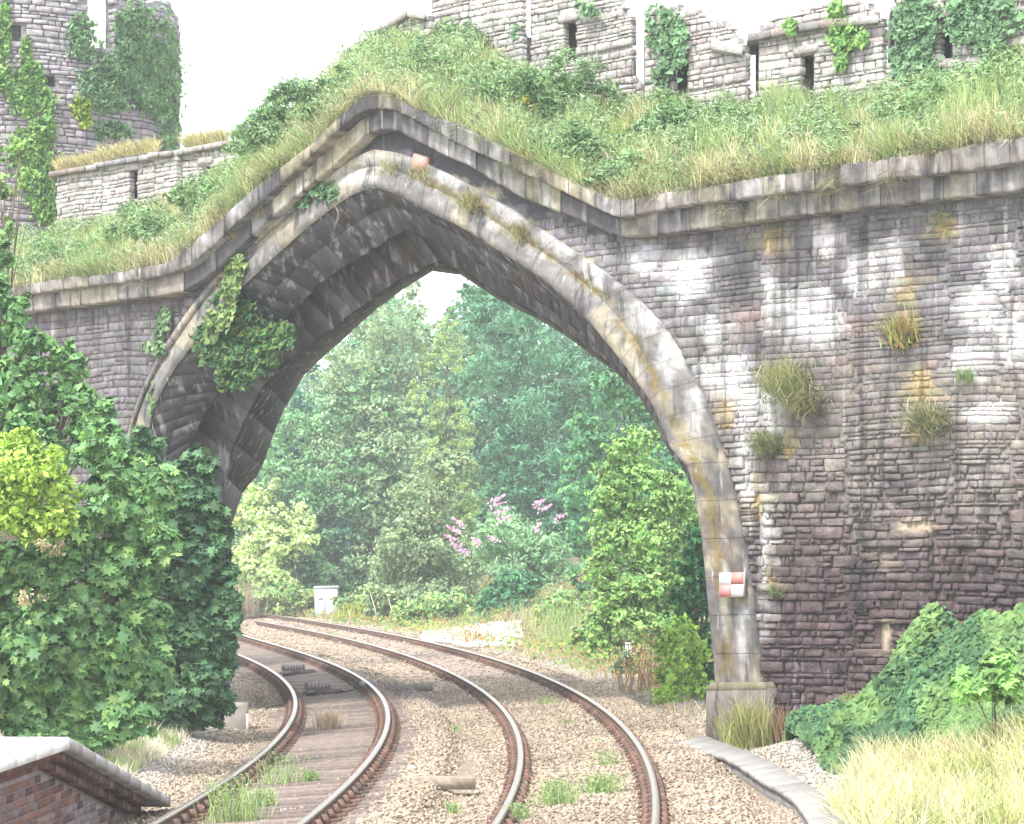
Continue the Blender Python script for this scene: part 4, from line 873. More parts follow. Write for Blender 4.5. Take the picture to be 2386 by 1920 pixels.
def scatter(lobes, n, r, clump=.16, per=26, up=.45, shell=.55):
    """leaf positions and normals in clumps spread through the outer part of ellipsoid lobes (centre, radii)"""
    C_ = np.array([l[0] for l in lobes]); Rd = np.array([l[1] for l in lobes]); w = (Rd[:, 0] * Rd[:, 2]); w = w / w.sum(); nc = max(6, n // per)
    li = r.choice(len(lobes), nc, p=w); d = nrm(r.normal(size=(nc, 3))); d[:, 1] -= .35; d = nrm(d); rr = shell + (1 - shell) * r.random(nc) ** .6
    cc = C_[li] + d * Rd[li] * rr[:, None] * (1 + .35 * (r.random((nc, 1)) < .1)); ci = r.integers(0, nc, n); g = r.normal(size=(n, 3)) * Rd[li][ci].mean(1)[:, None] * clump; g[:, 2] *= .7
    P_ = cc[ci] + g; N_ = d[ci] * .7 + r.normal(size=(n, 3)) * .55 + np.array([0, -.15, up]); return P_, N_, ci, nc
def plant(name, label, cat, lobes_px, Y, n, size, cols, tmpl=L_DIA, group=None, seed=1, base=None, trunk=True, ind=0, clump=.16, per=26, up=.45, depth=.8, m=None, crown='crown', trunk_r=None, clumpvar=.28, shell=.4, sub=6, skirt=True):
    r = np.random.default_rng(seed); k = Y / F; lobes = []
    for l in lobes_px:
        x, y, rx, ry = l[:4]; dy = l[4] if len(l) > 4 else r.uniform(-.4, .4) * rx * k
        p = at(x, y, Y + dy); lobes.append((p, np.array([rx * k, rx * k * depth, ry * k])))
    if skirt:      # boughs hanging down to the ground below the lower limbs
        zs = sorted(l[0][2] - l[1][2] for l in lobes); zc = zs[int(len(zs) * .45)]
        for c_, rd in list(lobes):
            g_ = float(ground(c_[0], c_[1])) if base is None or len(base) < 3 else base[2]
            if c_[2] - rd[2] <= zc + .01:
                zq = c_[2] - rd[2] * 1.1
                while zq > g_ - .1 * rd[2]: lobes.append((np.array([c_[0] + r.uniform(-.3, .3) * rd[0], c_[1], zq]), rd * r.uniform(.75, 1.0))); zq -= rd[2] * 1.1
    C_ = np.array([l[0] for l in lobes]);
    bx_, by_ = (C_[:, 0].mean(), C_[:, 1].mean()) if base is None else base[:2]
    gz = float(ground(bx_, by_)) if base is None or len(base) < 3 else base[2]
    th = thing(name, label, cat, (bx_, by_, gz), group)
    subs = []
    for c_, rd in lobes:
        subs.append((c_, rd * .72))
        for q in range(sub):
            d = nrm(r.normal(size=3)); d[1] = -abs(d[1]) * .6 if r.random() < .6 else d[1]; subs.append((c_ + d * rd * r.uniform(.55, .95), rd * r.uniform(.22, .48)))
    P_, N_, ci, nc = scatter(subs, n, r, clump, per, up, shell)
    P_[:, 2] = np.maximum(P_[:, 2], ground(P_[:, 0], P_[:, 1]) + .05 * r.random(len(P_))); ok = P_[:, 2] > -5; P_, N_, ci = P_[ok], N_[ok], ci[ok]; n = len(P_)
    T = tones(n, cols, r, .18) * (r.uniform(1 - clumpvar, 1 + clumpvar, nc)[ci])[:, None]; S = size * (.55 + .85 * r.random(n) ** 1.4)
    if ind:
        x, y = proj(P_); order = np.argsort(P_[:, 1] + 5 * ((x < 0) | (y < 0) | (y > 1920))); a, b, nn = leaf_basis(N_, r)
        cl = [mesh('leaf', tmpl[0], tmpl[1], m or M_LEAF, np.array(c)) for c in cols]
        pick = order[:ind * 3][::3]
        for i in pick:
            o = bpy.data.objects.new('leaf', cl[r.integers(0, len(cl))]); COL.objects.link(o); o.parent = th
            Mx = np.eye(4); Mx[:3, 0] = a[i] * S[i]; Mx[:3, 1] = b[i] * S[i]; Mx[:3, 2] = nn[i] * S[i]; Mx[:3, 3] = P_[i] - np.array(WO[th.name]); o.matrix_basis = Matrix(Mx.tolist())
        keep = np.ones(n, bool); keep[pick] = False; P_, N_, T, S = P_[keep], N_[keep], T[keep], S[keep]
    V, Fc, TT = leaves(P_, N_, S, tmpl, T, r); part(crown, V, Fc, m or M_LEAF, TT, th)
    if trunk:
        top = C_[np.argmax(C_[:, 2])]; tr0 = trunk_r or max(.05, .02 * (top[2] - gz)); nb = 8; f = np.linspace(0, 1, nb)[:, None]
        p0 = np.array([bx_, by_, gz - .15]); ctrl = p0 + (top - p0) * f; ctrl[:, :2] = p0[:2] + (top - p0)[:2] * f ** 1.8; ctrl[1:-1, :2] += r.uniform(-.08, .08, (nb - 2, 2)) * tr0 * 8
        V, Fc = tube(ctrl, np.linspace(tr0, tr0 * .2, nb), 8); part('trunk', V, Fc, M_BARK, (.13, .105, .085), th)
        for l in lobes:
            if l[0] is top or np.allclose(l[0], top): continue
            t_ = r.uniform(.15, .55); i = int(t_ * (nb - 1)); s_ = ctrl[i]; e = l[0] + l[1] * np.array([0, 0, .4]); f2 = np.linspace(0, 1, 6)[:, None]; c = s_ + (e - s_) * f2; c[:, 2] += (np.sin(f2[:, 0] * math.pi)) * .08 * np.linalg.norm(e - s_)
            V, Fc = tube(c, np.linspace(tr0 * .5, tr0 * .1, 6), 6); part('limb', V, Fc, M_BARK, (.14, .115, .09), th)
            for q in range(3):      # twigs reaching into the leaves
                d = nrm(r.normal(size=3)) * l[1] * .9; V, Fc = tube(np.array([c[3], (c[3] + l[0] + d) / 2, l[0] + d]), [tr0 * .2, tr0 * .12, tr0 * .05], 5); part('twig', V, Fc, M_BARK, (.16, .13, .10), th)
    return th

LB_ = 1.45
# beside the platform, in front of the bridge
LB_ = 2.6
SYC = [(.080, .15, .062), (.105, .18, .072), (.06, .12, .055), (.13, .20, .075), (.09, .16, .08)]
SYD = [(.05, .10, .055), (.066, .125, .062), (.04, .08, .05), (.08, .15, .07)]
plant('sycamore', 'large leafy sycamore filling the lower left beside the platform', 'tree', [(70, 1350, 130, 110), (200, 1420, 120, 110), (120, 1500, 150, 110), (60, 1610, 120, 100), (230, 1600, 110, 95), (290, 1310, 100, 100), (180, 1250, 90, 80), (260, 1150, 90, 80), (240, 1020, 60, 60), (270, 1090, 80, 70), (355, 1150, 70, 80), (20, 1480, 100, 90), (330, 1420, 70, 80), (130, 1680, 120, 50), (300, 1500, 60, 80), (370, 1260, 60, 80), (360, 1560, 60, 80), (270, 1660, 70, 50), (230, 960, 40, 40), (60, 1740, 100, 40), (320, 1230, 60, 70), (335, 1120, 50, 60), (230, 1705, 75, 42), (310, 1690, 55, 40), (150, 1720, 70, 40), (-110, 1380, 130, 150), (-90, 1600, 120, 120), (-260, 1480, 130, 160), (-400, 1560, 110, 150)],
      31.5, 33000, .155, SYC, L_SYC, seed=301, ind=280, per=14, clump=.2, up=.8, base=(-5.2, 33), skirt=False)
LB_ = 2.2
plant('sycamore', 'darker sycamore between the big sycamore and the left foot of the arch', 'tree', [(450, 1170, 70, 80), (430, 1290, 100, 90), (470, 1400, 80, 90), (430, 1500, 100, 90), (465, 1590, 80, 65), (520, 1480, 42, 60), (390, 1610, 60, 60), (420, 1110, 60, 45), (340, 1060, 40, 60), (515, 1260, 30, 50), (535, 1380, 25, 60), (520, 1560, 36, 50), (440, 1650, 90, 36), (370, 1660, 60, 40), (470, 1655, 70, 34), (400, 1675, 70, 28), (520, 1640, 34, 30), (390, 1400, 70, 80), (400, 1200, 60, 70), (470, 1080, 50, 40)],
      37.5, 19000, .165, SYD, L_SYC, seed=302, ind=200, per=14, clump=.2, up=.8, base=(-4.7, 39), skirt=False)
LB_ = 1.8
LIMEC = [(.25, .345, .07), (.30, .39, .09), (.20, .30, .06), (.28, .38, .11)]
plant('golden_shrub', 'bright yellow-green shrub glowing above the large sycamore', 'shrub', [(50, 1090, 110, 80), (125, 1130, 65, 60), (30, 1190, 90, 70), (125, 1210, 65, 60), (70, 1060, 80, 50), (150, 1170, 50, 50), (90, 1240, 60, 36), (-70, 1120, 90, 90)], 30.4, 12000, .085, LIMEC, L_DIA, skirt=False, trunk=False, seed=303, per=16, clump=.17)
LB_ = 2.3
MIDG = [(.10, .19, .075), (.075, .15, .06), (.13, .22, .09), (.09, .17, .085)]
plant('ash_tree', 'fine-leaved green tree at the left edge in front of the bridge wing', 'tree', [(40, 880, 120, 90), (130, 950, 80, 70), (30, 1000, 100, 80), (150, 890, 55, 50), (10, 740, 55, 80), (-10, 610, 50, 80), (50, 800, 60, 60), (190, 1010, 40, 40), (-20, 690, 70, 90), (195, 945, 60, 60), (215, 1000, 50, 60), (100, 1050, 90, 60), (100, 820, 70, 50), (170, 850, 40, 40), (-120, 900, 120, 120), (-260, 1050, 140, 140), (-400, 1200, 130, 150)], 36, 19000, .15, MIDG, L_DIA, skirt=False, seed=304, per=20)
plant('sapling', 'thin pale sapling leaning across the foot of the round tower', 'tree', [(20, 340, 40, 50), (60, 400, 40, 30), (15, 430, 40, 40), (10, 520, 34, 60), (50, 330, 30, 26)], 40, 1100, .12, [(.20, .28, .12), (.15, .24, .10)], L_DIA, skirt=False, seed=305, base=(-8.2, 40), trunk_r=.05)
plant('elder_shrub', 'drab shrub with faded brown flower heads among the sycamore leaves', 'shrub', [(40, 1300, 40, 30), (120, 1270, 40, 26), (200, 1360, 40, 26), (60, 1390, 44, 24), (100, 1440, 50, 26)], 30., 420, .06, [(.20, .165, .11), (.24, .20, .14), (.15, .14, .085)], L_DIA, skirt=False, seed=306, per=40, clump=.35, trunk=False)

# beyond the arch
LB_ = 2.5
def far(name, label, cat, lobes, Y, n, size, *a, **k):
    return plant(name, label, cat, lobes, Y, int(n * 2.5), size * .84, *a, **{**dict(trunk_r=.09), **k})
GR = 'trees and shrubs beyond the arch'
n = 120000; r_ = np.random.default_rng(309); sky_ = np.array([(480, 1000), (600, 930), (660, 870), (720, 850), (770, 835), (850, 720), (890, 670), (930, 665), (960, 690), (1000, 730), (1030, 745), (1060, 700), (1090, 660), (1130, 630), (1200, 640), (1700, 640)], float)
px = r_.uniform(500, 1680, n); k = 6500; cxp = r_.uniform(500, 1680, k); top_ = np.interp(cxp, sky_[:, 0], sky_[:, 1]); cyp = top_ + 22 + (1430 - top_) * r_.random(k) ** .8; cY = r_.uniform(134, 146, k) - (cyp > 1150) * 3
ci = r_.integers(0, k, n); Yq = cY[ci] + r_.normal(size=n) * .5; P_ = at(cxp[ci] + r_.normal(size=n) * 15, cyp[ci] + r_.normal(size=n) * 12, 1.).T if False else np.stack([(cxp[ci] + r_.normal(size=n) * 15 - CX) * Yq / F, Yq, CAMZ + (HZ - cyp[ci] - r_.normal(size=n) * 11) * Yq / F], 1)
cv = (r_.uniform(.65, 1.35, k) * (.7 + .6 * fbm(cxp * .012, cyp * .012, 309)))[ci][:, None]; P_[:, 2] = np.maximum(P_[:, 2], ground(P_[:, 0], P_[:, 1]))
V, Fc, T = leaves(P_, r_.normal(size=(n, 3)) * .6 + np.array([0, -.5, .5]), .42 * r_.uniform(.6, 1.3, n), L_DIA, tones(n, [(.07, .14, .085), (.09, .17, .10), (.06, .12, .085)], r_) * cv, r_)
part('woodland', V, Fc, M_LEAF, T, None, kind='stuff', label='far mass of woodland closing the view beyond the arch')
far('birch_tree', 'tall wispy pale birch in the middle gap under the arch crown', 'tree', [(900, 740, 90, 80), (960, 720, 50, 60), (850, 820, 100, 90), (780, 880, 80, 70), (985, 780, 55, 60), (900, 670, 24, 40), (930, 850, 80, 70), (880, 960, 80, 80), (930, 1060, 90, 90)], 122, 12000, .26, [(.15, .20, .12), (.19, .24, .15), (.12, .17, .11)], L_DIA, GR, 311, clump=.2)
far('ash_tree', 'broad blue-green ash filling the right of the arch opening', 'tree', [(1180, 740, 110, 80), (1280, 830, 120, 90), (1150, 850, 110, 90), (1360, 890, 100, 90), (1250, 960, 130, 90), (1400, 970, 80, 80), (1300, 1060, 100, 70), (1120, 700, 50, 50), (1180, 1050, 80, 70), (1240, 1150, 110, 80), (1360, 1150, 70, 80)], 112, 18000, .33, [(.055, .145, .085), (.075, .17, .10), (.045, .115, .075), (.095, .19, .115)], L_LONG, GR, 312, clump=.14)
far('willow_tree', 'yellow-green willow standing left of the big ash', 'tree', [(1060, 830, 75, 80), (1010, 920, 60, 80), (1060, 1000, 65, 80), (1000, 840, 30, 50), (1040, 760, 40, 40), (1080, 1090, 60, 70), (1010, 1080, 60, 60)], 116, 9000, .24, [(.19, .25, .10), (.155, .22, .09), (.22, .275, .125)], L_LONG, GR, 313)
far('maple_tree', 'rounded mid green tree left of centre beyond the arch', 'tree', [(700, 1000, 90, 80), (800, 970, 110, 90), (880, 1040, 90, 80), (640, 1090, 80, 70), (760, 1090, 110, 80), (880, 920, 70, 60), (700, 1180, 100, 70), (620, 1200, 60, 60), (850, 1150, 90, 70)], 122, 14000, .27, [(.10, .19, .095), (.13, .22, .12), (.075, .15, .08)], L_DIA, GR, 314, base=(-9.6, 124))
far('alder_tree', 'dark teal tree half hidden behind the left arch leg', 'tree', [(690, 920, 45, 70), (650, 980, 50, 60), (720, 860, 30, 40), (630, 1060, 40, 60)], 125, 4500, .3, [(.04, .10, .08), (.055, .12, .09)], L_DIA, GR, 315)
far('hazel_shrub', 'dark blue-green shrub mass behind the grey cabinet', 'shrub', [(850, 1220, 90, 100), (760, 1260, 100, 90), (810, 1340, 100, 60), (880, 1140, 70, 50), (700, 1340, 60, 50)], 123, 9500, .26, [(.045, .105, .085), (.06, .13, .10), (.035, .08, .07)], L_DIA, GR, 316)
far('blossom_shrub', 'light frothy shrub at the far left bend below the arch leg', 'shrub', [(600, 1170, 70, 60), (640, 1260, 100, 70), (580, 1290, 70, 60), (560, 1200, 40, 50), (640, 1340, 80, 34), (700, 1200, 50, 50)], 120, 7000, .27, [(.26, .31, .14), (.34, .36, .22), (.18, .25, .11)], L_DIA, GR, 317)
far('goat_willow', 'greyish olive scrub in the centre behind the ballast', 'shrub', [(990, 1180, 100, 110), (950, 1300, 110, 80), (1050, 1320, 100, 90), (1000, 1390, 110, 45), (900, 1390, 70, 44), (1040, 1090, 60, 50)], 104, 12000, .24, [(.12, .17, .10), (.15, .205, .12), (.095, .14, .085), (.17, .19, .10)], L_DIA, GR, 318)
bud = far('buddleia', 'pale buddleia bush with mauve flower spikes', 'shrub', [(1200, 1250, 90, 60), (1130, 1280, 60, 50), (1280, 1290, 80, 55), (1200, 1330, 100, 60), (1290, 1350, 60, 50), (1180, 1210, 50, 36)], 100, 8000, .25, [(.16, .26, .15), (.12, .22, .13), (.20, .29, .18)], L_LONG, GR, 319)
r_ = np.random.default_rng(4); sp = []
for (x, y, dx, dy) in [(1140, 1180, 40, 10), (1150, 1195, 40, 12), (1160, 1210, 36, 8), (1145, 1170, 30, 16), (1070, 1240, -28, 14), (1066, 1260, -30, 14), (1080, 1225, -26, 18), (1075, 1280, -24, 14), (1095, 1290, -30, 8), (1240, 1180, 30, 16), (1256, 1190, 30, 14), (1290, 1210, 30, 14), (1245, 1235, 16, 18), (1120, 1265, -20, 12), (1160, 1262, -24, 12)]:
    a, b = at(x, y, 96.5), at(x + dx, y - dy, 96.2); tt = np.linspace(0, 1, 46)[:, None]; P_ = a + (b - a) * tt + r_.normal(size=(46, 3)) * .07 * (1.1 - tt)
    V, Fc, T = leaves(P_, r_.normal(size=(46, 3)), .13, L_DIA, tones(46, [(.42, .24, .46), (.50, .31, .52), (.36, .22, .36)], r_), r_); part('flower_spike', V, Fc, M_LEAF, T, bud)
far('bramble_bush', 'deep green rounded bush touching the ballast right of centre', 'shrub', [(1180, 1390, 65, 60), (1160, 1440, 55, 40), (1215, 1430, 50, 50), (1130, 1430, 34, 40), (1230, 1370, 40, 40)], 94, 5500, .24, [(.055, .15, .08), (.04, .11, .06), (.08, .18, .09)], L_DIA, GR, 320)
far('field_maple', 'yellow-green tree just left of the right-hand arch leg', 'tree', [(1480, 1050, 80, 75), (1430, 1140, 75, 80), (1530, 1150, 90, 80), (1420, 1230, 70, 80), (1500, 1260, 110, 90), (1590, 1230, 60, 90), (1480, 1360, 100, 80), (1580, 1130, 50, 60), (1400, 1330, 50, 60), (1500, 1440, 90, 50), (1420, 1420, 50, 40), (1570, 1330, 50, 60)], 64, 17000, .16, [(.17, .26, .085), (.13, .22, .085), (.21, .29, .11), (.105, .19, .085)], L_DIA, GR, 321)
far('holly_bush', 'dark glossy bush squeezed against the right arch leg', 'shrub', [(1610, 1320, 50, 60), (1600, 1390, 50, 45), (1630, 1260, 36, 50), (1650, 1350, 30, 60)], 48, 5000, .13, [(.05, .14, .065), (.07, .18, .08), (.035, .10, .055)], L_DIA, GR, 322)
for i, (x, y, rx, ry, Y, lab) in enumerate([(660, 1385, 90, 34, 118, 'low bramble bank left of the cabinet'), (860, 1400, 70, 40, 110, 'low bramble bank right of the cabinet'), (1030, 1410, 90, 40, 98, 'low bramble bank in the middle under the olive scrub'), (1320, 1410, 70, 50, 84, 'low leafy growth right of the mauve flowered bush'), (1420, 1470, 70, 40, 66, 'leafy growth behind the white marker post'), (1590, 1490, 60, 60, 46, 'yellow-green growth beside the foot of the right arch leg')]):
    far('bramble_bush', lab, 'shrub', [(x, y, rx, ry), (x - rx * .6, y + ry * .3, rx * .6, ry * .7), (x + rx * .6, y + ry * .3, rx * .6, ry * .7)], Y, 4000, .17 * Y / 75, [(.12, .21, .09), (.18, .26, .10), (.09, .16, .08), (.22, .22, .11)] if i != 5 else [(.25, .33, .09), (.18, .27, .08)], L_DIA, GR, 360 + i, trunk=False)
far('rowan_tree', 'darker green tree behind the yellow-green one at the right', 'tree', [(1440, 900, 90, 80), (1520, 980, 90, 80), (1380, 1010, 80, 70), (1460, 820, 50, 50), (1600, 1040, 60, 80), (1560, 920, 60, 60)], 86, 9000, .26, [(.07, .16, .085), (.10, .20, .09), (.05, .12, .075)], L_DIA, GR, 323)
for i, (x, y, rx, ry, lab) in enumerate([(600, 1060, 90, 150, 'shadowy back-row tree farthest left behind the pale shrub'), (780, 1130, 120, 170, 'back-row tree filling the gap left of the tall birch'), (960, 1060, 120, 180, 'back-row tree low behind the birch and willow'), (1140, 1120, 120, 170, 'back-row tree behind the mauve flowered bush'), (1340, 1130, 120, 160, 'dark back-row tree in the gap right of the mauve flowers'), (1520, 1120, 110, 170, 'back-row tree behind the yellow-green tree at the right')]):
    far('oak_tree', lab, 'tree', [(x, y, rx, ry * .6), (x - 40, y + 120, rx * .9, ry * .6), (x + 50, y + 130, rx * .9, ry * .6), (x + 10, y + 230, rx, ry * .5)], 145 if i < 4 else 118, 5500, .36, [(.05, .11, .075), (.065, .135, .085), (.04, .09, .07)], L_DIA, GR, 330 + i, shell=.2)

LB_ = 1.6
# ------------------------------------------------------------------ grasses and weeds
def blades(P_, h, w, tone, seed, lean=.35, bias=(0, 0, 0)):
    r = np.random.default_rng(seed); n = len(P_); az = r.uniform(0, 6.28, n); L = r.uniform(0, lean, n) + .05; d = np.stack([np.cos(az) * L, np.sin(az) * L, np.ones(n)], 1) + np.array(bias); d = nrm(d); h = np.broadcast_to(h, (n,)) * r.uniform(.5, 1.3, n)
    s = r.uniform(0, 6.28, n); side = np.stack([np.cos(s), np.sin(s), 0 * s], 1) * (np.broadcast_to(w, (n,)) * .5)[:, None]
    mid_ = P_ + d * (h * .55)[:, None]; hd = np.stack([np.cos(az), np.sin(az), -.25 + 0 * az], 1) * (h * L * .55)[:, None]; tip = P_ + d * h[:, None] + hd
    V = np.stack([P_ - side, P_ + side, mid_ - side * .7, mid_ + side * .7, tip], 1); Fb = np.array([(0, 1, 3), (0, 3, 2), (2, 3, 4)])
    return V.reshape(-1, 3), (Fb[None] + (np.arange(n) * 5)[:, None, None]).reshape(-1, 3), np.repeat(tone, 5, 0)
GRN = [(.22, .29, .125), (.27, .33, .165), (.18, .255, .11), (.32, .35, .19)]; STR = [(.42, .385, .26), (.36, .32, .21), (.47, .435, .31), (.30, .265, .18)]
r_ = np.random.default_rng(500); n = 75000; gxp = r_.uniform(-470, 2895, n); gf = r_.random(n) * 1.08 - .03; P_ = ledge(gxp, gf); stn = fbm(gxp * .012, gf * 3, 502)
stw = (stn + .25 * sst(.35, .05, gf) + r_.uniform(-.2, .2, n) > .70); tone = np.where(stw[:, None], tones(n, STR, r_), tones(n, GRN, r_)); tone = lerp(tone, np.array([.34, .44, .06]), (.8 * np.exp(-(((gxp - 1440) / 60) ** 2 + ((gf - .45) / .2) ** 2)))[:, None])
hgt = (.12 + .5 * fbm(gxp * .02, gf * 5, 503) ** 1.5) * sst(1.15, .75, gf) + .25 * np.exp(-((gxp - 1840) / 60) ** 2) * (gf > .6)
V, Fc, T = blades(P_, hgt, .016, tone, 504, .55, (-.05, -.15, 0)); part('grass', V, Fc, M_GRASS, T, None, kind='stuff', label='rough green and straw grass along the top of the bridge')
# dead stems hanging over the cornice
n = 3400; gxp = r_.uniform(-470, 2895, n); m = fbm(gxp * .009, gxp * 0, 510) > .42; gxp = gxp[m]; n = len(gxp); P_ = ledge(gxp, r_.uniform(-.01, .05, n)) + np.array([0, 0, .05]) - NV * .16
V, Fc, T = blades(P_, .5, .010, tones(n, [(.44, .37, .26), (.30, .24, .17), (.46, .40, .28)], r_), 511, 1.6, (-.5, -.8, -.7)); part('dead_stems', V, Fc, M_GRASS, T, None, kind='stuff', label='dry brown stems trailing over the edge of the cornice')
n = 20000; gxp = r_.uniform(-470, 2895, n); m = fbm(gxp * .012, gxp * 0, 515) + r_.uniform(-.12, .12, n) > .50; gxp = gxp[m]; n = len(gxp); P_ = ledge(gxp, r_.uniform(-.02, .14, n)) + np.array([0, 0, .02]); gm_ = fbm(gxp * .02, gxp * 0, 516) > .5
V, Fc, T = blades(P_, .46, .012, np.where(gm_[:, None], tones(n, GRN, r_), tones(n, STR, r_)), 517, 1.3, (-.55, -.7, -.25)); part('overhanging_grass', V, Fc, M_GRASS, T, None, kind='stuff', label='long grass spilling over the edge of the cornice')
n = 12000; gxp = r_.uniform(-470, 2895, n); m = fbm(gxp * .016, gxp * 0, 518) + r_.uniform(-.1, .1, n) > .52; gxp = gxp[m]; n = len(gxp); P_ = ledge(gxp, r_.uniform(-.02, .03, n)) + np.array([0, 0, .04])
V, Fc, T = blades(P_, .42, .011, np.where((r_.random(n) > .6)[:, None], tones(n, GRN, r_), tones(n, STR, r_)), 519, 1.0, (-.6, -.8, -1.15)); part('trailing_grass', V, Fc, M_GRASS, T, None, kind='stuff', label='limp grass and roots hanging down over the cornice blocks')
# broad-leaved weeds of the ledge
n = 83000; gxp = r_.uniform(-470, 2895, n); gf = r_.uniform(-.03, 1, n); m = fbm(gxp * .014, gf * 3.2, 520) + r_.uniform(-.12, .12, n) > .47; gxp, gf = gxp[m], gf[m]; n = len(gxp); P_ = ledge(gxp, gf) + np.stack([0 * gxp, 0 * gxp, (r_.uniform(.02, .25, n) + .4 * fbm(gxp * .03, gf * 7, 525) ** 2) * sst(1.2, .8, gf)], 1)
V, Fc, T = leaves(P_, r_.normal(size=(n, 3)) * .6 + np.array([0, -.3, .8]), .10 * r_.uniform(.6, 1.3, n), L_LONG, tones(n, [(.20, .30, .165), (.25, .34, .20), (.155, .25, .14), (.30, .37, .22)], r_), r_); part('undergrowth', V, Fc, M_LEAF, T, None, kind='stuff', label='leafy weeds growing through the grass on the bridge')
def ledge_shrub(x, y, r0, f, label, cols, seed, n=900, size=.09, tmpl=L_LONG):
    r0 = r0 * 1.3; n = int(n * 1.7)
    b = ledge(np.array([x]), np.array([f]))[0]; Y = b[1]
    return plant('ledge_shrub', label, 'shrub', [(x, y, r0, r0 * .75), (x - r0 * .5, y + r0 * .3, r0 * .7, r0 * .5), (x + r0 * .5, y + r0 * .25, r0 * .7, r0 * .55), (x - r0 * 1.0, y + r0 * .4, r0 * .5, r0 * .35), (x + r0 * 1.0, y + r0 * .4, r0 * .55, r0 * .35)], Y - .1, n, size, cols, tmpl, 'shrubs growing on the bridge top', seed, base=(b[0], b[1], b[2]), trunk=False, per=12, clump=.26, skirt=False, up=.8)
LB_ = 2.2
BG_ = [(.145, .225, .115), (.18, .26, .145), (.115, .185, .095)]
for i, a in enumerate([(1005, 150, 60, .5, 'bushy green plant just above the crown of the arch'), (880, 130, 50, .7, 'pale feathery bush left of the crown below the wall'), (1080, 85, 55, .9, 'green bramble at the foot of the narrow wall pier'), (1190, 210, 70, .4, 'dense bushy plant right of the yellow fern'), (1140, 190, 55, .55, 'rounded shrub between crown and yellow fern'),
                       (1330, 170, 60, .8, 'shrub below the arrow slit nearest the crown'), (1340, 330, 50, .15, 'shrub spilling over the descending cornice right of the crown'), (1450, 395, 48, .08, 'dark green shrub hanging where the arch cornice meets the right wing'), (2270, 215, 110, .5, 'large round bush at the top right on the bridge'), (2350, 150, 60, .8, 'pale bush against the wall at the top right corner'),
                       (700, 205, 46, .3, 'tuft of dark leaves on the rising left cornice'), (600, 320, 44, .25, 'leafy shrub halfway up the left cornice'), (640, 260, 40, .5, 'shrub against the sky on the rising left edge'), (840, 165, 40, .4, 'small green bush left of the crown'), (1560, 270, 50, .6, 'low leafy shrub below the ivied merlon'), (1700, 300, 60, .5, 'straggling shrub below the coping step of the leaning merlon'), (1900, 330, 60, .35, 'matted shrub above the middle of the right wing'), (2080, 300, 60, .4, 'leafy clump left of the large round bush'), (760, 250, 36, .12, 'dark sprig on the cornice just left of the peak'), (480, 440, 50, .4, 'hummock of weeds on the left slope of the bridge'), (330, 520, 60, .3, 'weedy hummock in front of the left parapet'), (160, 590, 60, .2, 'weedy hummock at the far left of the bridge top')]):
    ledge_shrub(*a, BG_, 600 + i, n=3000 if a[2] > 60 else 1500, size=.11)
LB_ = 1.2
fern = ledge_shrub(1208, 232, 24, .35, 'yellowing fern frond among green bushes above the arch', [(.42, .38, .05), (.36, .36, .07)], 640, 260, .12)

LB_ = 1.4
# bottom right: ivy bank, golden grass, bright sapling
def onground(x, y, y0=23., y1=60.):
    """where the line of sight through a photo pixel meets the ground"""
    dx, dz = (x - CX) / F, (HZ - y) / F; lo = np.full(np.shape(x), y0); best = lo.copy(); Ys = np.linspace(y0, y1, 500); hit = np.zeros(np.shape(x), bool); prev = None
    for Yk in Ys:
        below = (CAMZ + dz * Yk) < ground(dx * Yk, np.full(np.shape(x), Yk)); new = below & ~hit; best = np.where(new, Yk, best); hit |= new
    return np.stack([dx * best, best, ground(dx * best, best)], -1), hit
n = 90000; d_ = r_.uniform(.02, 10.5, n) ; u_ = r_.uniform(U0 - 1.2, U0 + 8.5, n); XY = u_[:, None] * EU + (D0 - d_)[:, None] * np.array([NX, NY]); gz = ground(XY[:, 0], XY[:, 1]); P_ = np.stack([XY[:, 0], XY[:, 1], gz], 1); px, py = proj(P_)
g = fbm(px * .01, py * .01, 540); edge_y = 1722 - (px - 1880) * .52; straw_m = (py > 1812 - (px - 1950) * .2 + (g - .5) * 90) & (px > 1960 - (g - .5) * 200 + (1920 - py) * .2)
Pg = P_[straw_m]; k = len(Pg); tone = np.where((fbm(px[straw_m] * .02, py[straw_m] * .02, 541) + r_.uniform(-.15, .15, k) > .66)[:, None], tones(k, [(.30, .35, .13), (.26, .32, .12), (.38, .40, .19)], r_), tones(k, [(.56, .49, .29), (.62, .56, .37), (.48, .41, .25), (.60, .56, .40)], r_))
V, Fc, T = blades(Pg, .42, .013, tone, 542, .8, (-.25, -.2, 0)); part('straw_grass', V, Fc, M_GRASS, T, None, kind='stuff', label='tall golden dry grass in the bottom right corner')
ivb = thing('ivy_bank', 'dark ivy mound climbing against the foot of the right wall', 'ivy', P_[np.argmin(np.abs(px - 2100) + np.abs(py - 1600))])
n = 34000; d_ = np.abs(r_.normal(size=n)) * 1.7; u_ = r_.uniform(U0 - .25, U0 + 6.2, n); hgt = (.04 + .75 * fbm(u_ * 1.3, d_ * 1.1, 545) ** 1.6 + .45 * np.exp(-((u_ - U0 - 2.0) / .35) ** 2) + .2 * np.exp(-((u_ - U0 - 2.9) / .3) ** 2)) * np.exp(-(d_ / 2.4) ** 2) * sst(-.25, .5, u_ - U0)
XY = u_[:, None] * EU + (D0 - d_)[:, None] * np.array([NX, NY]); P_ = np.stack([XY[:, 0], XY[:, 1], ground(XY[:, 0], XY[:, 1]) + hgt * r_.uniform(.75, 1.05, n)], 1); ok = (d_ < 3.6) & (d_ < .5 + (u_ - U0) * 1.0); P_ = P_[ok]; n = len(P_)
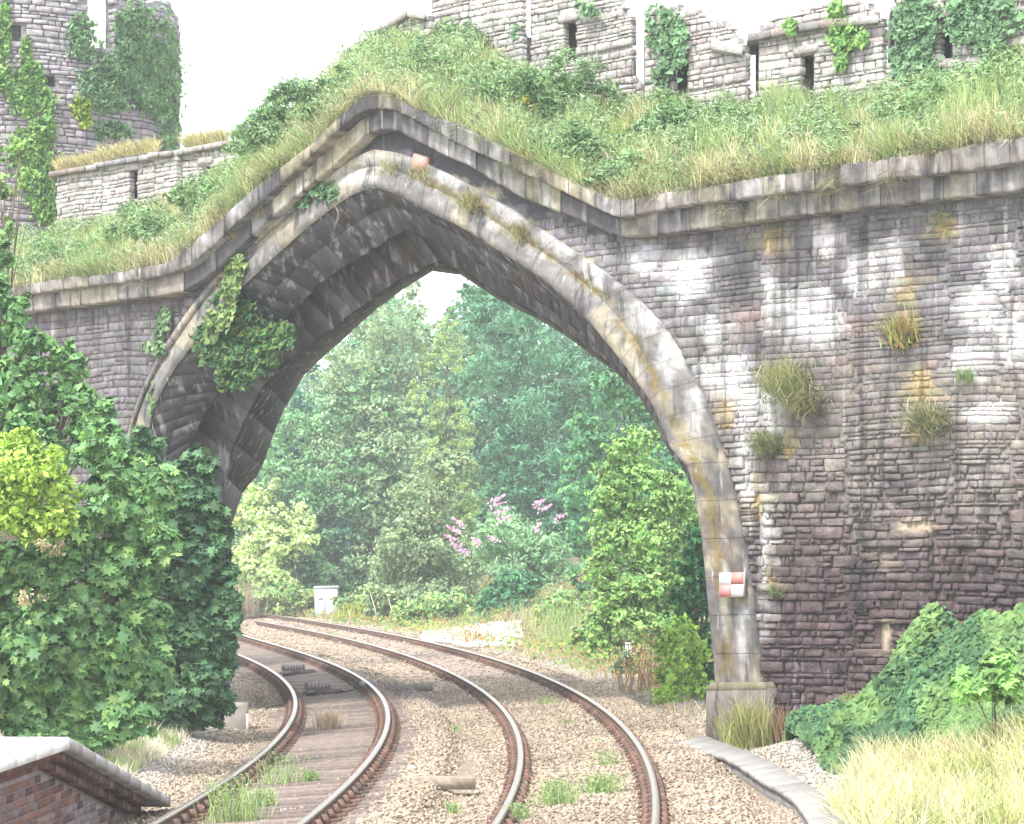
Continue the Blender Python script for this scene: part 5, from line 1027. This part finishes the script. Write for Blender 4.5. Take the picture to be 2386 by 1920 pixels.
N_ = r_.normal(size=(n, 3)) * .5 + np.array([-.5, -.7, .7]); br = fbm(P_[:, 0] * 1.5, P_[:, 2] * 1.5, 546)
T_ = tones(n, [(.065, .145, .075), (.09, .18, .085), (.05, .11, .06), (.12, .20, .09)], r_); T_ = T_ * (.6 + .9 * fbm(P_[:, 0] * 2.2, P_[:, 1] * 1.2, 548))[:, None]; T_ = lerp(T_, tones(n, [(.22, .17, .07), (.26, .22, .09), (.17, .22, .07)], r_), (.8 * sst(.5, .62, br) * sst(U0 + 2.4, U0 + .8, u_[ok]))[:, None]); T_ = lerp(T_, tones(n, [(.16, .27, .10), (.20, .30, .11)], r_), (.8 * sst(.52, .62, fbm(P_[:, 0] * 1.1, P_[:, 1] * .8, 549)))[:, None])
def ivy_emit(th, P_, N_, size, T_, ind, cols, tmpl=L_IVY, name='leaf', seed=0):
    r = np.random.default_rng(seed); n = len(P_); S = size * r.uniform(.6, 1.25, n); pick = r.permutation(n)[:ind]; a, b, nn = leaf_basis(N_, r); cl = [mesh('leaf', tmpl[0], tmpl[1], M_LEAF, np.array(c)) for c in cols]
    for i in pick:
        o = bpy.data.objects.new(name, cl[r.integers(0, len(cl))]); COL.objects.link(o); o.parent = th; Mx = np.eye(4); Mx[:3, 0] = a[i] * S[i]; Mx[:3, 1] = b[i] * S[i]; Mx[:3, 2] = nn[i] * S[i]; Mx[:3, 3] = P_[i] - np.array(WO[th.name]); o.matrix_basis = Matrix(Mx.tolist())
    keep = np.ones(n, bool); keep[pick] = False; V, Fc, TT = leaves(P_[keep], N_[keep], S[keep], tmpl, T_[keep], r); part('foliage', V, Fc, M_LEAF, TT, th)
IVC = [(.065, .145, .075), (.09, .18, .085), (.05, .11, .06)]
ivy_emit(ivb, P_, N_, .115, T_, 200, IVC, seed=547)
plant('sapling', 'bright lime sapling standing in the ivy below the right wall', 'shrub', [(2310, 1590, 60, 46), (2250, 1600, 40, 34), (2330, 1550, 40, 34), (2365, 1610, 40, 34)], 28.6, 900, .16, [(.20, .36, .11), (.26, .42, .14), (.16, .30, .10)], L_SYC, seed=550, per=10, up=1., clump=.25, trunk_r=.02, skirt=False)

# ivies on the stonework
def ivy_px(label, polys, surf, n, size, cols, seed, ind, proud=(.03, .22), stems=0):
    """ivy scattered over photo-pixel ellipses laid on a surface; surf(x, y, out) gives the place"""
    r = np.random.default_rng(seed); w = np.array([p[2] * p[3] for p in polys], float); i = r.choice(len(polys), n, p=w / w.sum()); p = np.array(polys, float)[i]; a = r.uniform(0, 6.28, n); q = np.sqrt(r.random(n)) * (1 + .45 * (r.random(n) < .25) * r.random(n))
    x, y = p[:, 0] + np.cos(a) * q * p[:, 2], p[:, 1] + np.sin(a) * q * p[:, 3]; k = fbm(x * .03, y * .03, seed) ; m = k + r.uniform(-.15, .15, n) > .30; x, y = x[m], y[m]; n = len(x); k = fbm(x * .05, y * .05, seed + 1)
    P_ = surf(x, y, proud[0] + (proud[1] - proud[0]) * k * r.uniform(.4, 1., n)); N_ = -NV * .8 + r.normal(size=(n, 3)) * .45 + np.array([0, 0, .35]); th = thing('ivy', label, 'ivy', P_.mean(0)); 
    ivy_emit(th, P_, N_, size, tones(n, cols, r, .3) * (.75 + .5 * k)[:, None], min(ind, n // 2), cols, seed=seed)
    for s_ in range(stems):
        j = r.integers(0, n); xx = x[j] + np.cumsum(r.normal(size=7) * 5); yy = y[j] + np.linspace(0, 1, 7) * r.uniform(50, 130); V, Fc = tube(surf(xx, yy, .02), [.012] * 7, 5); part('stem', V, Fc, M_BARK, (.24, .20, .17), th)
    return th
plane_t = lambda t: (lambda x, y, o: bp_v(x, y, t - o))
def bp_v(x, y, t): 
    dx = (x - CX) / F; lam = (D0 + t) / (NX * dx + NY); return np.stack([dx * lam, lam, CAMZ + (HZ - y) / F * lam], -1)
TI = [(.16, .27, .15), (.13, .22, .13), (.20, .31, .18)]; TIY = [(.19, .33, .11), (.24, .38, .12), (.14, .27, .10)]
ivy_px('thick grey-green ivy covering the right side of the round tower', [(340, 110, 75, 90), (370, 190, 55, 90), (320, 150, 60, 70), (390, 250, 30, 90), (400, 310, 22, 50), (285, 150, 60, 35), (230, 190, 50, 40), (260, 235, 40, 30), (190, 70, 30, 40), (200, 110, 40, 26), (310, 225, 50, 30), (305, 60, 40, 40)], cyl_hit, 8500, .12, TI, 701, 150, stems=5)
ivy_px('brighter ivy strand hanging down the left part of the round tower', [(60, 130, 12, 40), (75, 180, 26, 30), (30, 190, 40, 30), (90, 240, 36, 40), (60, 230, 40, 40), (100, 300, 28, 40), (70, 350, 50, 50), (90, 400, 50, 50), (110, 450, 46, 44), (110, 490, 30, 30), (10, 60, 12, 90)], cyl_hit, 5200, .14, TIY, 702, 120)
ivy_px('small lime-green ivy clump in the middle of the round tower', [(190, 250, 24, 22), (200, 280, 14, 20)], cyl_hit, 420, .13, [(.30, .40, .07), (.25, .36, .07)], 703, 60)
ivy_px('sparse ivy patch low on the round tower above the parapet', [(250, 295, 26, 14), (280, 305, 30, 18), (235, 310, 14, 16)], cyl_hit, 420, .12, TI, 704, 60)
ivy_px('ivy on the leaning merlon with a dark slit', [(1540, 70, 34, 50), (1580, 100, 20, 60), (1560, 130, 20, 40), (1530, 40, 26, 30), (1540, 180, 16, 40)], plane_t(TB - .04), 1300, .11, TI, 705, 60)
ivy_px('thin ivy trailing down the widest merlon', [(1950, 40, 20, 40), (1960, 90, 30, 30), (1990, 80, 26, 30), (1840, 60, 14, 20), (1960, 130, 14, 30)], plane_t(TB - .04), 700, .11, TIY, 706, 50)
ivy_px('ivy sheet over the merlon at the top right corner', [(2130, 60, 50, 70), (2110, 130, 36, 60), (2260, 40, 60, 60), (2150, 160, 40, 40), (2300, 80, 40, 50), (2330, 40, 50, 40)], plane_t(TB - .04), 3600, .11, TI, 707, 100)
ivy_px('plant tuft on the top of the second merlon right of the crown', [(1360, 12, 20, 14), (1200, 70, 14, 18), (1370, 30, 26, 8)], plane_t(TB - .1), 260, .10, TI, 708, 30)
# under the arch: ivy hanging inside the left haunch
hsurf = lambda x, y, o: bp_v(x, y, -.08 + .35 * np.clip((x - 470) / 160, 0, 1) - o * 1.2)
ivy_px('dense dark ivy hanging under the left haunch of the arch', [(540, 740, 50, 60), (520, 800, 60, 50), (580, 790, 60, 50), (620, 790, 50, 34), (660, 780, 26, 26), (560, 850, 50, 40), (600, 840, 40, 30), (490, 790, 34, 40), (545, 880, 40, 26), (530, 700, 30, 40)], hsurf, 5200, .13, [(.06, .14, .06), (.045, .105, .055), (.085, .17, .065), (.14, .20, .06)], 709, 160, proud=(.0, .2))
ivy_px('light green ivy tongue climbing over the left arch moulding', [(540, 660, 18, 40), (525, 720, 20, 40), (555, 620, 16, 26), (500, 745, 20, 30), (490, 780, 16, 20)], plane_t(-.1), 900, .12, [(.17, .25, .09), (.22, .29, .11), (.12, .20, .08)], 710, 80)
ivy_px('thin young ivy on the left wing wall beside the arch', [(365, 780, 10, 50), (370, 815, 14, 20), (385, 740, 10, 30), (340, 810, 10, 16), (350, 930, 8, 30)], plane_t(-.02), 320, .10, [(.15, .25, .13), (.19, .28, .15)], 711, 40, stems=8)
ivy_px('leafy sprig growing on the ledge left of the arch crown', [(740, 440, 40, 14), (770, 455, 26, 14), (700, 470, 30, 14), (720, 430, 20, 14)], plane_t(-.05), 420, .10, [(.10, .20, .10), (.13, .24, .12)], 712, 40, stems=3)
ivy_px('ivy around the white marker post', [(1455, 1565, 26, 24), (1465, 1540, 14, 20), (1480, 1590, 40, 14)], lambda x, y, o: np.stack([(x - CX) * (post.location.y - .2 - o) / F, post.location.y - .2 - o + 0 * x, CAMZ + (HZ - y) * (post.location.y - .2 - o) / F], -1), 700, .13, IVC, 713, 40)

# tufts rooted in the wall
def tuft(name, label, cat, x, y, t, n, h, cols, seed, droop=0., spread=.12, group=None, w=.01, lean=.9):
    r = np.random.default_rng(seed); b = bp(x, y, t); P_ = b + (r.normal(size=(n, 3)) * spread) * np.array([1, 1, .7]); P_ = P_ - NV * .03
    V, Fc, T = blades(P_, h, w, tones(n, cols, r), seed, lean, (-.25, -.3, -droop)); o = part(name, V, Fc, M_GRASS, T); return tag(o, label, cat, group)
WG = 'tufts rooted in the right wall'; TC = [(.30, .33, .17), (.38, .38, .22), (.24, .28, .13), (.42, .37, .22)]
tuft('grass_tuft', 'large shaggy grass tuft below the white streaks on the right wall', 'grass tuft', 1840, 905, -.08, 1500, .34, TC, 801, .5, .17, WG)
tuft('grass_tuft', 'drooping olive tuft right beside the shaggy one', 'grass tuft', 1885, 930, -.08, 1000, .28, [(.33, .30, .17), (.28, .27, .15)], 802, 1.2, .12, WG)
tuft('grass_tuft', 'rounded mossy tuft low beside the white streak', 'grass tuft', 1795, 1040, -.08, 1000, .24, [(.26, .29, .16), (.32, .34, .2)], 803, .8, .12, WG)
tuft('grass_tuft', 'pale ball of dry grass beside yellow stones', 'grass tuft', 2170, 985, -.08, 1300, .28, [(.36, .35, .22), (.30, .30, .19)], 804, .7, .13, WG)
tuft('red_valerian', 'yellow and rust coloured plant growing high on the right wall', 'wall plant', 2105, 795, -.05, 420, .36, [(.36, .36, .14), (.30, .33, .14), (.30, .15, .09)], 805, .2, .09, None, .02)
tuft('grass_tuft', 'green sprig near the right edge of the wall', 'grass tuft', 2255, 885, -.05, 160, .2, [(.22, .30, .14)], 806, .2, .05, WG)
tuft('grass_tuft', 'green fringe hanging under the right-hand cornice', 'grass tuft', 2190, 512, -.05, 220, .2, [(.24, .28, .12)], 807, .9, .10, WG)
tuft('grass_tuft', 'small moss tuft beside the dark lower wall edge', 'grass tuft', 1812, 1385, -.05, 260, .16, [(.30, .32, .12), (.2, .27, .12)], 808, .5, .05, WG)
AT = 'tufts along the arch moulding'
for i, (x, y, n, h, lab) in enumerate([(560, 545, 500, .3, 'straw tuft with reddish stems on the left haunch'), (620, 500, 420, .3, 'leafy straw tuft higher on the left haunch'), (1100, 480, 420, .22, 'tuft on the ledge right of the arch crown'), (915, 395, 220, .12, 'mossy fringe over the arch crown'), (985, 412, 260, .14, 'mossy clump under the pink plate'), (1215, 545, 260, .16, 'brownish tuft lower on the right moulding')]):
    tuft('grass_tuft', lab, 'grass tuft', x, y, -.12, n, h, [(.30, .32, .15), (.36, .34, .18), (.26, .20, .11)], 820 + i, .3, .10, AT)
b = bp(1750, 1715, -.5); tuft('grass_tuft', 'yellowish tall grass against the plinth of the right pier', 'grass tuft', 1752, 1735, -.55, 900, .55, [(.36, .36, .14), (.42, .38, .2), (.28, .32, .12)], 830, -.4, .17, None, .012, .5)
tuft('dead_weed', 'brown dead weed stalks at the wall foot right of the plinth', 'weed', 1830, 1725, -.4, 120, .45, [(.28, .17, .12)], 831, -.6, .05, None, .014, .3)
for i, (x, y, n, h, lab) in enumerate([(1700, 500, 260, .2, 'small trailing weed on the lower cornice course of the right wing'), (1950, 430, 320, .28, 'tangle of stems over the cornice near the middle of the right wing'), (1830, 455, 240, .22, 'thin weed in the joint between the cornice courses'), (2080, 415, 260, .3, 'hanging weed on the upper cornice course toward the right'), (1200, 395, 180, .3, 'single trailing stem on the descending arch cornice'), (330, 655, 180, .2, 'wisp of dead grass on the left cornice')]):
    tuft('grass_tuft', lab, 'grass tuft', x, y, -.44, n, h, [(.30, .33, .18), (.38, .34, .24), (.28, .23, .17)], 860 + i, 1.1, .12, 'weeds on the cornice face')
# grassy tops of the left parapet
for i, (x, y, wd, lab) in enumerate([(185, 380, 50, 'straw thatch of dead grass on the end block of the left parapet'), (300, 350, 70, 'thick golden thatch of grass on the middle of the left parapet'), (480, 325, 50, 'dead grass and green weeds on the right end of the left parapet'), (575, 318, 26, 'green weed clump at the right tip of the left parapet')]):
    r = np.random.default_rng(840 + i); n = 1500; xx = x + r.uniform(-1, 1, n) * wd; yy = y + (xx - x) * -.17 + r.uniform(0, 16, n); P_ = bp_v(xx, yy, TB + r.uniform(0, .5, n)); col = [(.42, .37, .22), (.36, .31, .18), (.48, .43, .27)] if i < 3 else [(.16, .28, .11), (.22, .32, .13)]
    V, Fc, T = blades(P_, .28, .014, tones(n, col, r), 850 + i, .9, (-.3, -.3, -.3)); tag(part('grass_thatch', V, Fc, M_GRASS, T), lab, 'grass tuft', 'grass on the left parapet')

# weeds in the tracks
def weed(x, y, n, h, label, cols, seed, leafy=True, z=-.15):
    r = np.random.default_rng(seed); b = onz(x, y, z); P_ = b + r.normal(size=(n, 3)) * np.array([.09, .12, 0]) * (h / .3); V, Fc, T = blades(P_, h, .010, tones(n, cols, r), seed, .5)
    if leafy:
        k = n * 2; Q = b + r.normal(size=(k, 3)) * np.array([.10, .12, 0]) * (h / .3) + np.stack([0 * P_[:1, 0].repeat(k), 0 * P_[:1, 0].repeat(k), r.uniform(.02, h * .9, k)], 1); V2, F2, T2 = leaves(Q, r.normal(size=(k, 3)) + np.array([0, 0, .6]), .05, L_LONG, tones(k, cols, r), r); V, Fc, T = joined([(V, Fc, T), (V2, F2, T2)])
    tag(part('weed_tuft', V, Fc, M_GRASS, T), label, 'weed', 'weeds growing between the rails')
GW = [(.26, .36, .15), (.32, .40, .18), (.20, .29, .12)]
for i, (x, y, n, h, lab) in enumerate([(1277, 1650, 60, .26, 'small weed tuft halfway along the right track'), (1325, 1700, 50, .16, 'low bright weed in the middle of the right track'), (1388, 1745, 36, .14, 'tiny weed near the right rail of the right track'), (1412, 1800, 90, .30, 'upright weed beside the outer right rail'), (1300, 1885, 200, .34, 'large spreading weed low in the right track'), (1400, 1865, 240, .32, 'widest yellow-green weed patch at the bottom of right track'),
                                       (655, 1828, 80, .42, 'tall thin weed by the inner rail of the left track'), (545, 1915, 160, .5, 'tall green weed at the bottom of the left track'), (725, 1825, 110, .16, 'faint low weed in the middle of the left track'), (610, 1880, 140, .2, 'yellowish weed mat near the bottom of left track'), (1205, 1915, 80, .2, 'weed at the foot of the right track inner rail'),
                                       (778, 1486, 40, .3, 'far weed at the inner rail of right track'), (898, 1474, 40, .32, 'far weed between the right rails near the cabinet'), (1062, 1704, 30, .10, 'speck of green in the ballast between tracks'), (978, 1870, 40, .10, 'faint green weed in ballast by the lowest plank'), (1055, 1895, 40, .12, 'faint green weed at bottom edge between tracks')]):
    weed(x, y, n, h, lab, GW, 900 + i)
weed(765, 1700, 700, .30, 'dead bleached grass patch between the left rails', [(.42, .33, .28), (.48, .40, .35), (.34, .25, .2)], 930, False)
# verge grasses
n = 16000; px = r_.uniform(250, 570, n); py = r_.uniform(1640, 1850, n); m = (py < 1900 - (px - 250) * .55) & (py > 1640); Pq, hit = onground(px[m], py[m]); Pq = Pq[hit]; m = lateral('left', Pq[:, 0], Pq[:, 1]) < -2.1; Pq = Pq[m]; n = len(Pq)
mixm = fbm(Pq[:, 0] * 2, Pq[:, 1] * 1.2, 560) > .58
V, Fc, T = blades(Pq, .2, .010, np.where(mixm[:, None], tones(n, [(.26, .34, .12), (.2, .28, .1)], r_), tones(n, [(.58, .53, .45), (.66, .62, .54), (.5, .43, .35)], r_)), 561, .8); part('verge_grass', V, Fc, M_GRASS, T, None, kind='stuff', label='bleached dry grass on the verge below the sycamores')
n = 26000; Xa = r_.uniform(-14, 6, n); Ya = r_.uniform(41, 122, n); q = lateral('right', Xa, Ya); m = (q > 2.0 + .5 * fbm(Ya * .3, Ya * 0, 571)) & (q < 6.5) & (NX * Xa + NY * Ya > D0 + 3.2); Xa, Ya, q = Xa[m], Ya[m], q[m]; n = len(Xa); P_ = np.stack([Xa, Ya, ground(Xa, Ya)], 1); fl = fbm(Xa * .5, Ya * .25, 572); px, py = proj(P_)
tone = np.where((fl > .55)[:, None], tones(n, [(.22, .31, .11), (.27, .36, .12), (.17, .26, .11)], r_), tones(n, [(.42, .34, .2), (.36, .26, .17), (.48, .41, .25), (.3, .2, .14)], r_)); gm = np.exp(-(((px - 1300) / 90) ** 2 + ((py - 1450) / 60) ** 2)); tone = lerp(tone, np.array([.30, .42, .13]), gm[:, None])
V, Fc, T = blades(P_, .22 + .75 * gm + .2 * sst(2.5, 4, q), .022, tone, 573, .6); part('bank_grass', V, Fc, M_GRASS, T, None, kind='stuff', label='mixed dry and green grass along the foot of the far bank')
n = 60000; Xa = r_.uniform(-16, 14, n); Ya = r_.uniform(44, 124, n); q = lateral('right', Xa, Ya); m = (q > 2.3) & (q < 14) & (NX * Xa + NY * Ya > D0 + 3.2) & (fbm(Xa * .6, Ya * .2, 581) > .45); Xa, Ya = Xa[m], Ya[m]; n = len(Xa); P_ = np.stack([Xa, Ya, ground(Xa, Ya) + r_.uniform(.02, .35, n)], 1)
V, Fc, T = leaves(P_, r_.normal(size=(n, 3)) * .5 + np.array([0, -.4, .8]), .15, L_DIA, tones(n, [(.13, .23, .10), (.20, .28, .09), (.30, .30, .08), (.26, .17, .09)], r_), r_); part('ground_cover', V, Fc, M_LEAF, T, None, kind='stuff', label='low leafy cover of ivy and weeds under the far trees')
# russet dock and bare stems
def stalks(name, label, x, y, Y, n, h, cols, seed, w=.03):
    r = np.random.default_rng(seed); b = at(x, y, Y); b[2] = float(ground(b[0], b[1])); P_ = b + r.normal(size=(n, 3)) * np.array([.35, .3, 0]); V, Fc, T = blades(P_, h, w, tones(n, cols, r), seed, .35); k = n * 4; Q = P_[r.integers(0, n, k)] + np.stack([r.normal(size=k) * .12, r.normal(size=k) * .12, r.uniform(.1, h, k)], 1)
    V2, F2, T2 = leaves(Q, r.normal(size=(k, 3)), .11, L_LONG, tones(k, cols, r), r); V, Fc, T = joined([(V, Fc, T), (V2, F2, T2)]); tag(part(name, V, Fc, M_LEAF, T), label, 'weed')
stalks('dock_plant', 'rusty brown dead dock stalks below the yellow-green tree', 1510, 1530, 50, 60, 1.25, [(.34, .17, .10), (.40, .23, .14), (.28, .14, .09)], 591)
stalks('dead_bracken', 'purplish brown dead bracken at the far left bend', 570, 1390, 115, 120, 1.7, [(.26, .18, .17), (.32, .23, .2), (.22, .16, .16)], 592, .05)
stalks('dead_bracken', 'orange brown dead fern left of the deep green bush', 1090, 1420, 78, 30, .7, [(.42, .24, .1), (.36, .2, .1)], 593, .04)
stalks('dead_bracken', 'brown dead bracken just left of the grey cabinet', 705, 1420, 118, 60, 1.1, [(.30, .2, .15), (.26, .2, .13)], 594, .05)
stalks('ragwort', 'yellow-green weed clump just right of the grey cabinet', 822, 1430, 108, 70, .8, [(.36, .36, .07), (.30, .34, .08)], 595, .05)
for i, (x0, y0, x1, y1, Y) in enumerate([(862, 1380, 880, 1440, 102), (905, 1395, 918, 1440, 100), (812, 1420, 815, 1444, 104)]):
    A, B = at(x0, y0, Y), at(x1, y1, Y); B[2] = float(ground(B[0], B[1])) - .02; V, Fc = tube([B, (A + B) / 2 + np.array([.05, 0, 0]), A], [.035, .028, .012], 6); tag(part('bare_stem', V, Fc, M_BARK, (.50, .45, .36)), ['tall bleached bare stem right of the cabinet', 'shorter bleached bare stem near the middle of the bank', 'stubby bleached stem close beside the cabinet'][i], 'dead stem')

# ------------------------------------------------------------------ the air: a haze added to lift the distant tones
if HAZE:
    hv = bpy.data.materials.new('haze'); hv.use_nodes = True; t = hv.node_tree; t.nodes.clear(); o_ = t.nodes.new('ShaderNodeOutputMaterial'); pv = t.nodes.new('ShaderNodeVolumePrincipled')
    pv.inputs['Color'].default_value = (.88, .97, .98, 1); pv.inputs['Density'].default_value = HAZE; pv.inputs['Anisotropy'].default_value = .2; t.links.new(pv.outputs[0], o_.inputs['Volume'])
    V = box(-905, 905, -65, 1805, -3, 26); me = mesh('haze', V, BOXF, hv, (1, 1, 1)); ho = bpy.data.objects.new('haze', me); link(ho); tag(ho, 'thin pale haze added to lift the distant tones', kind='stuff')
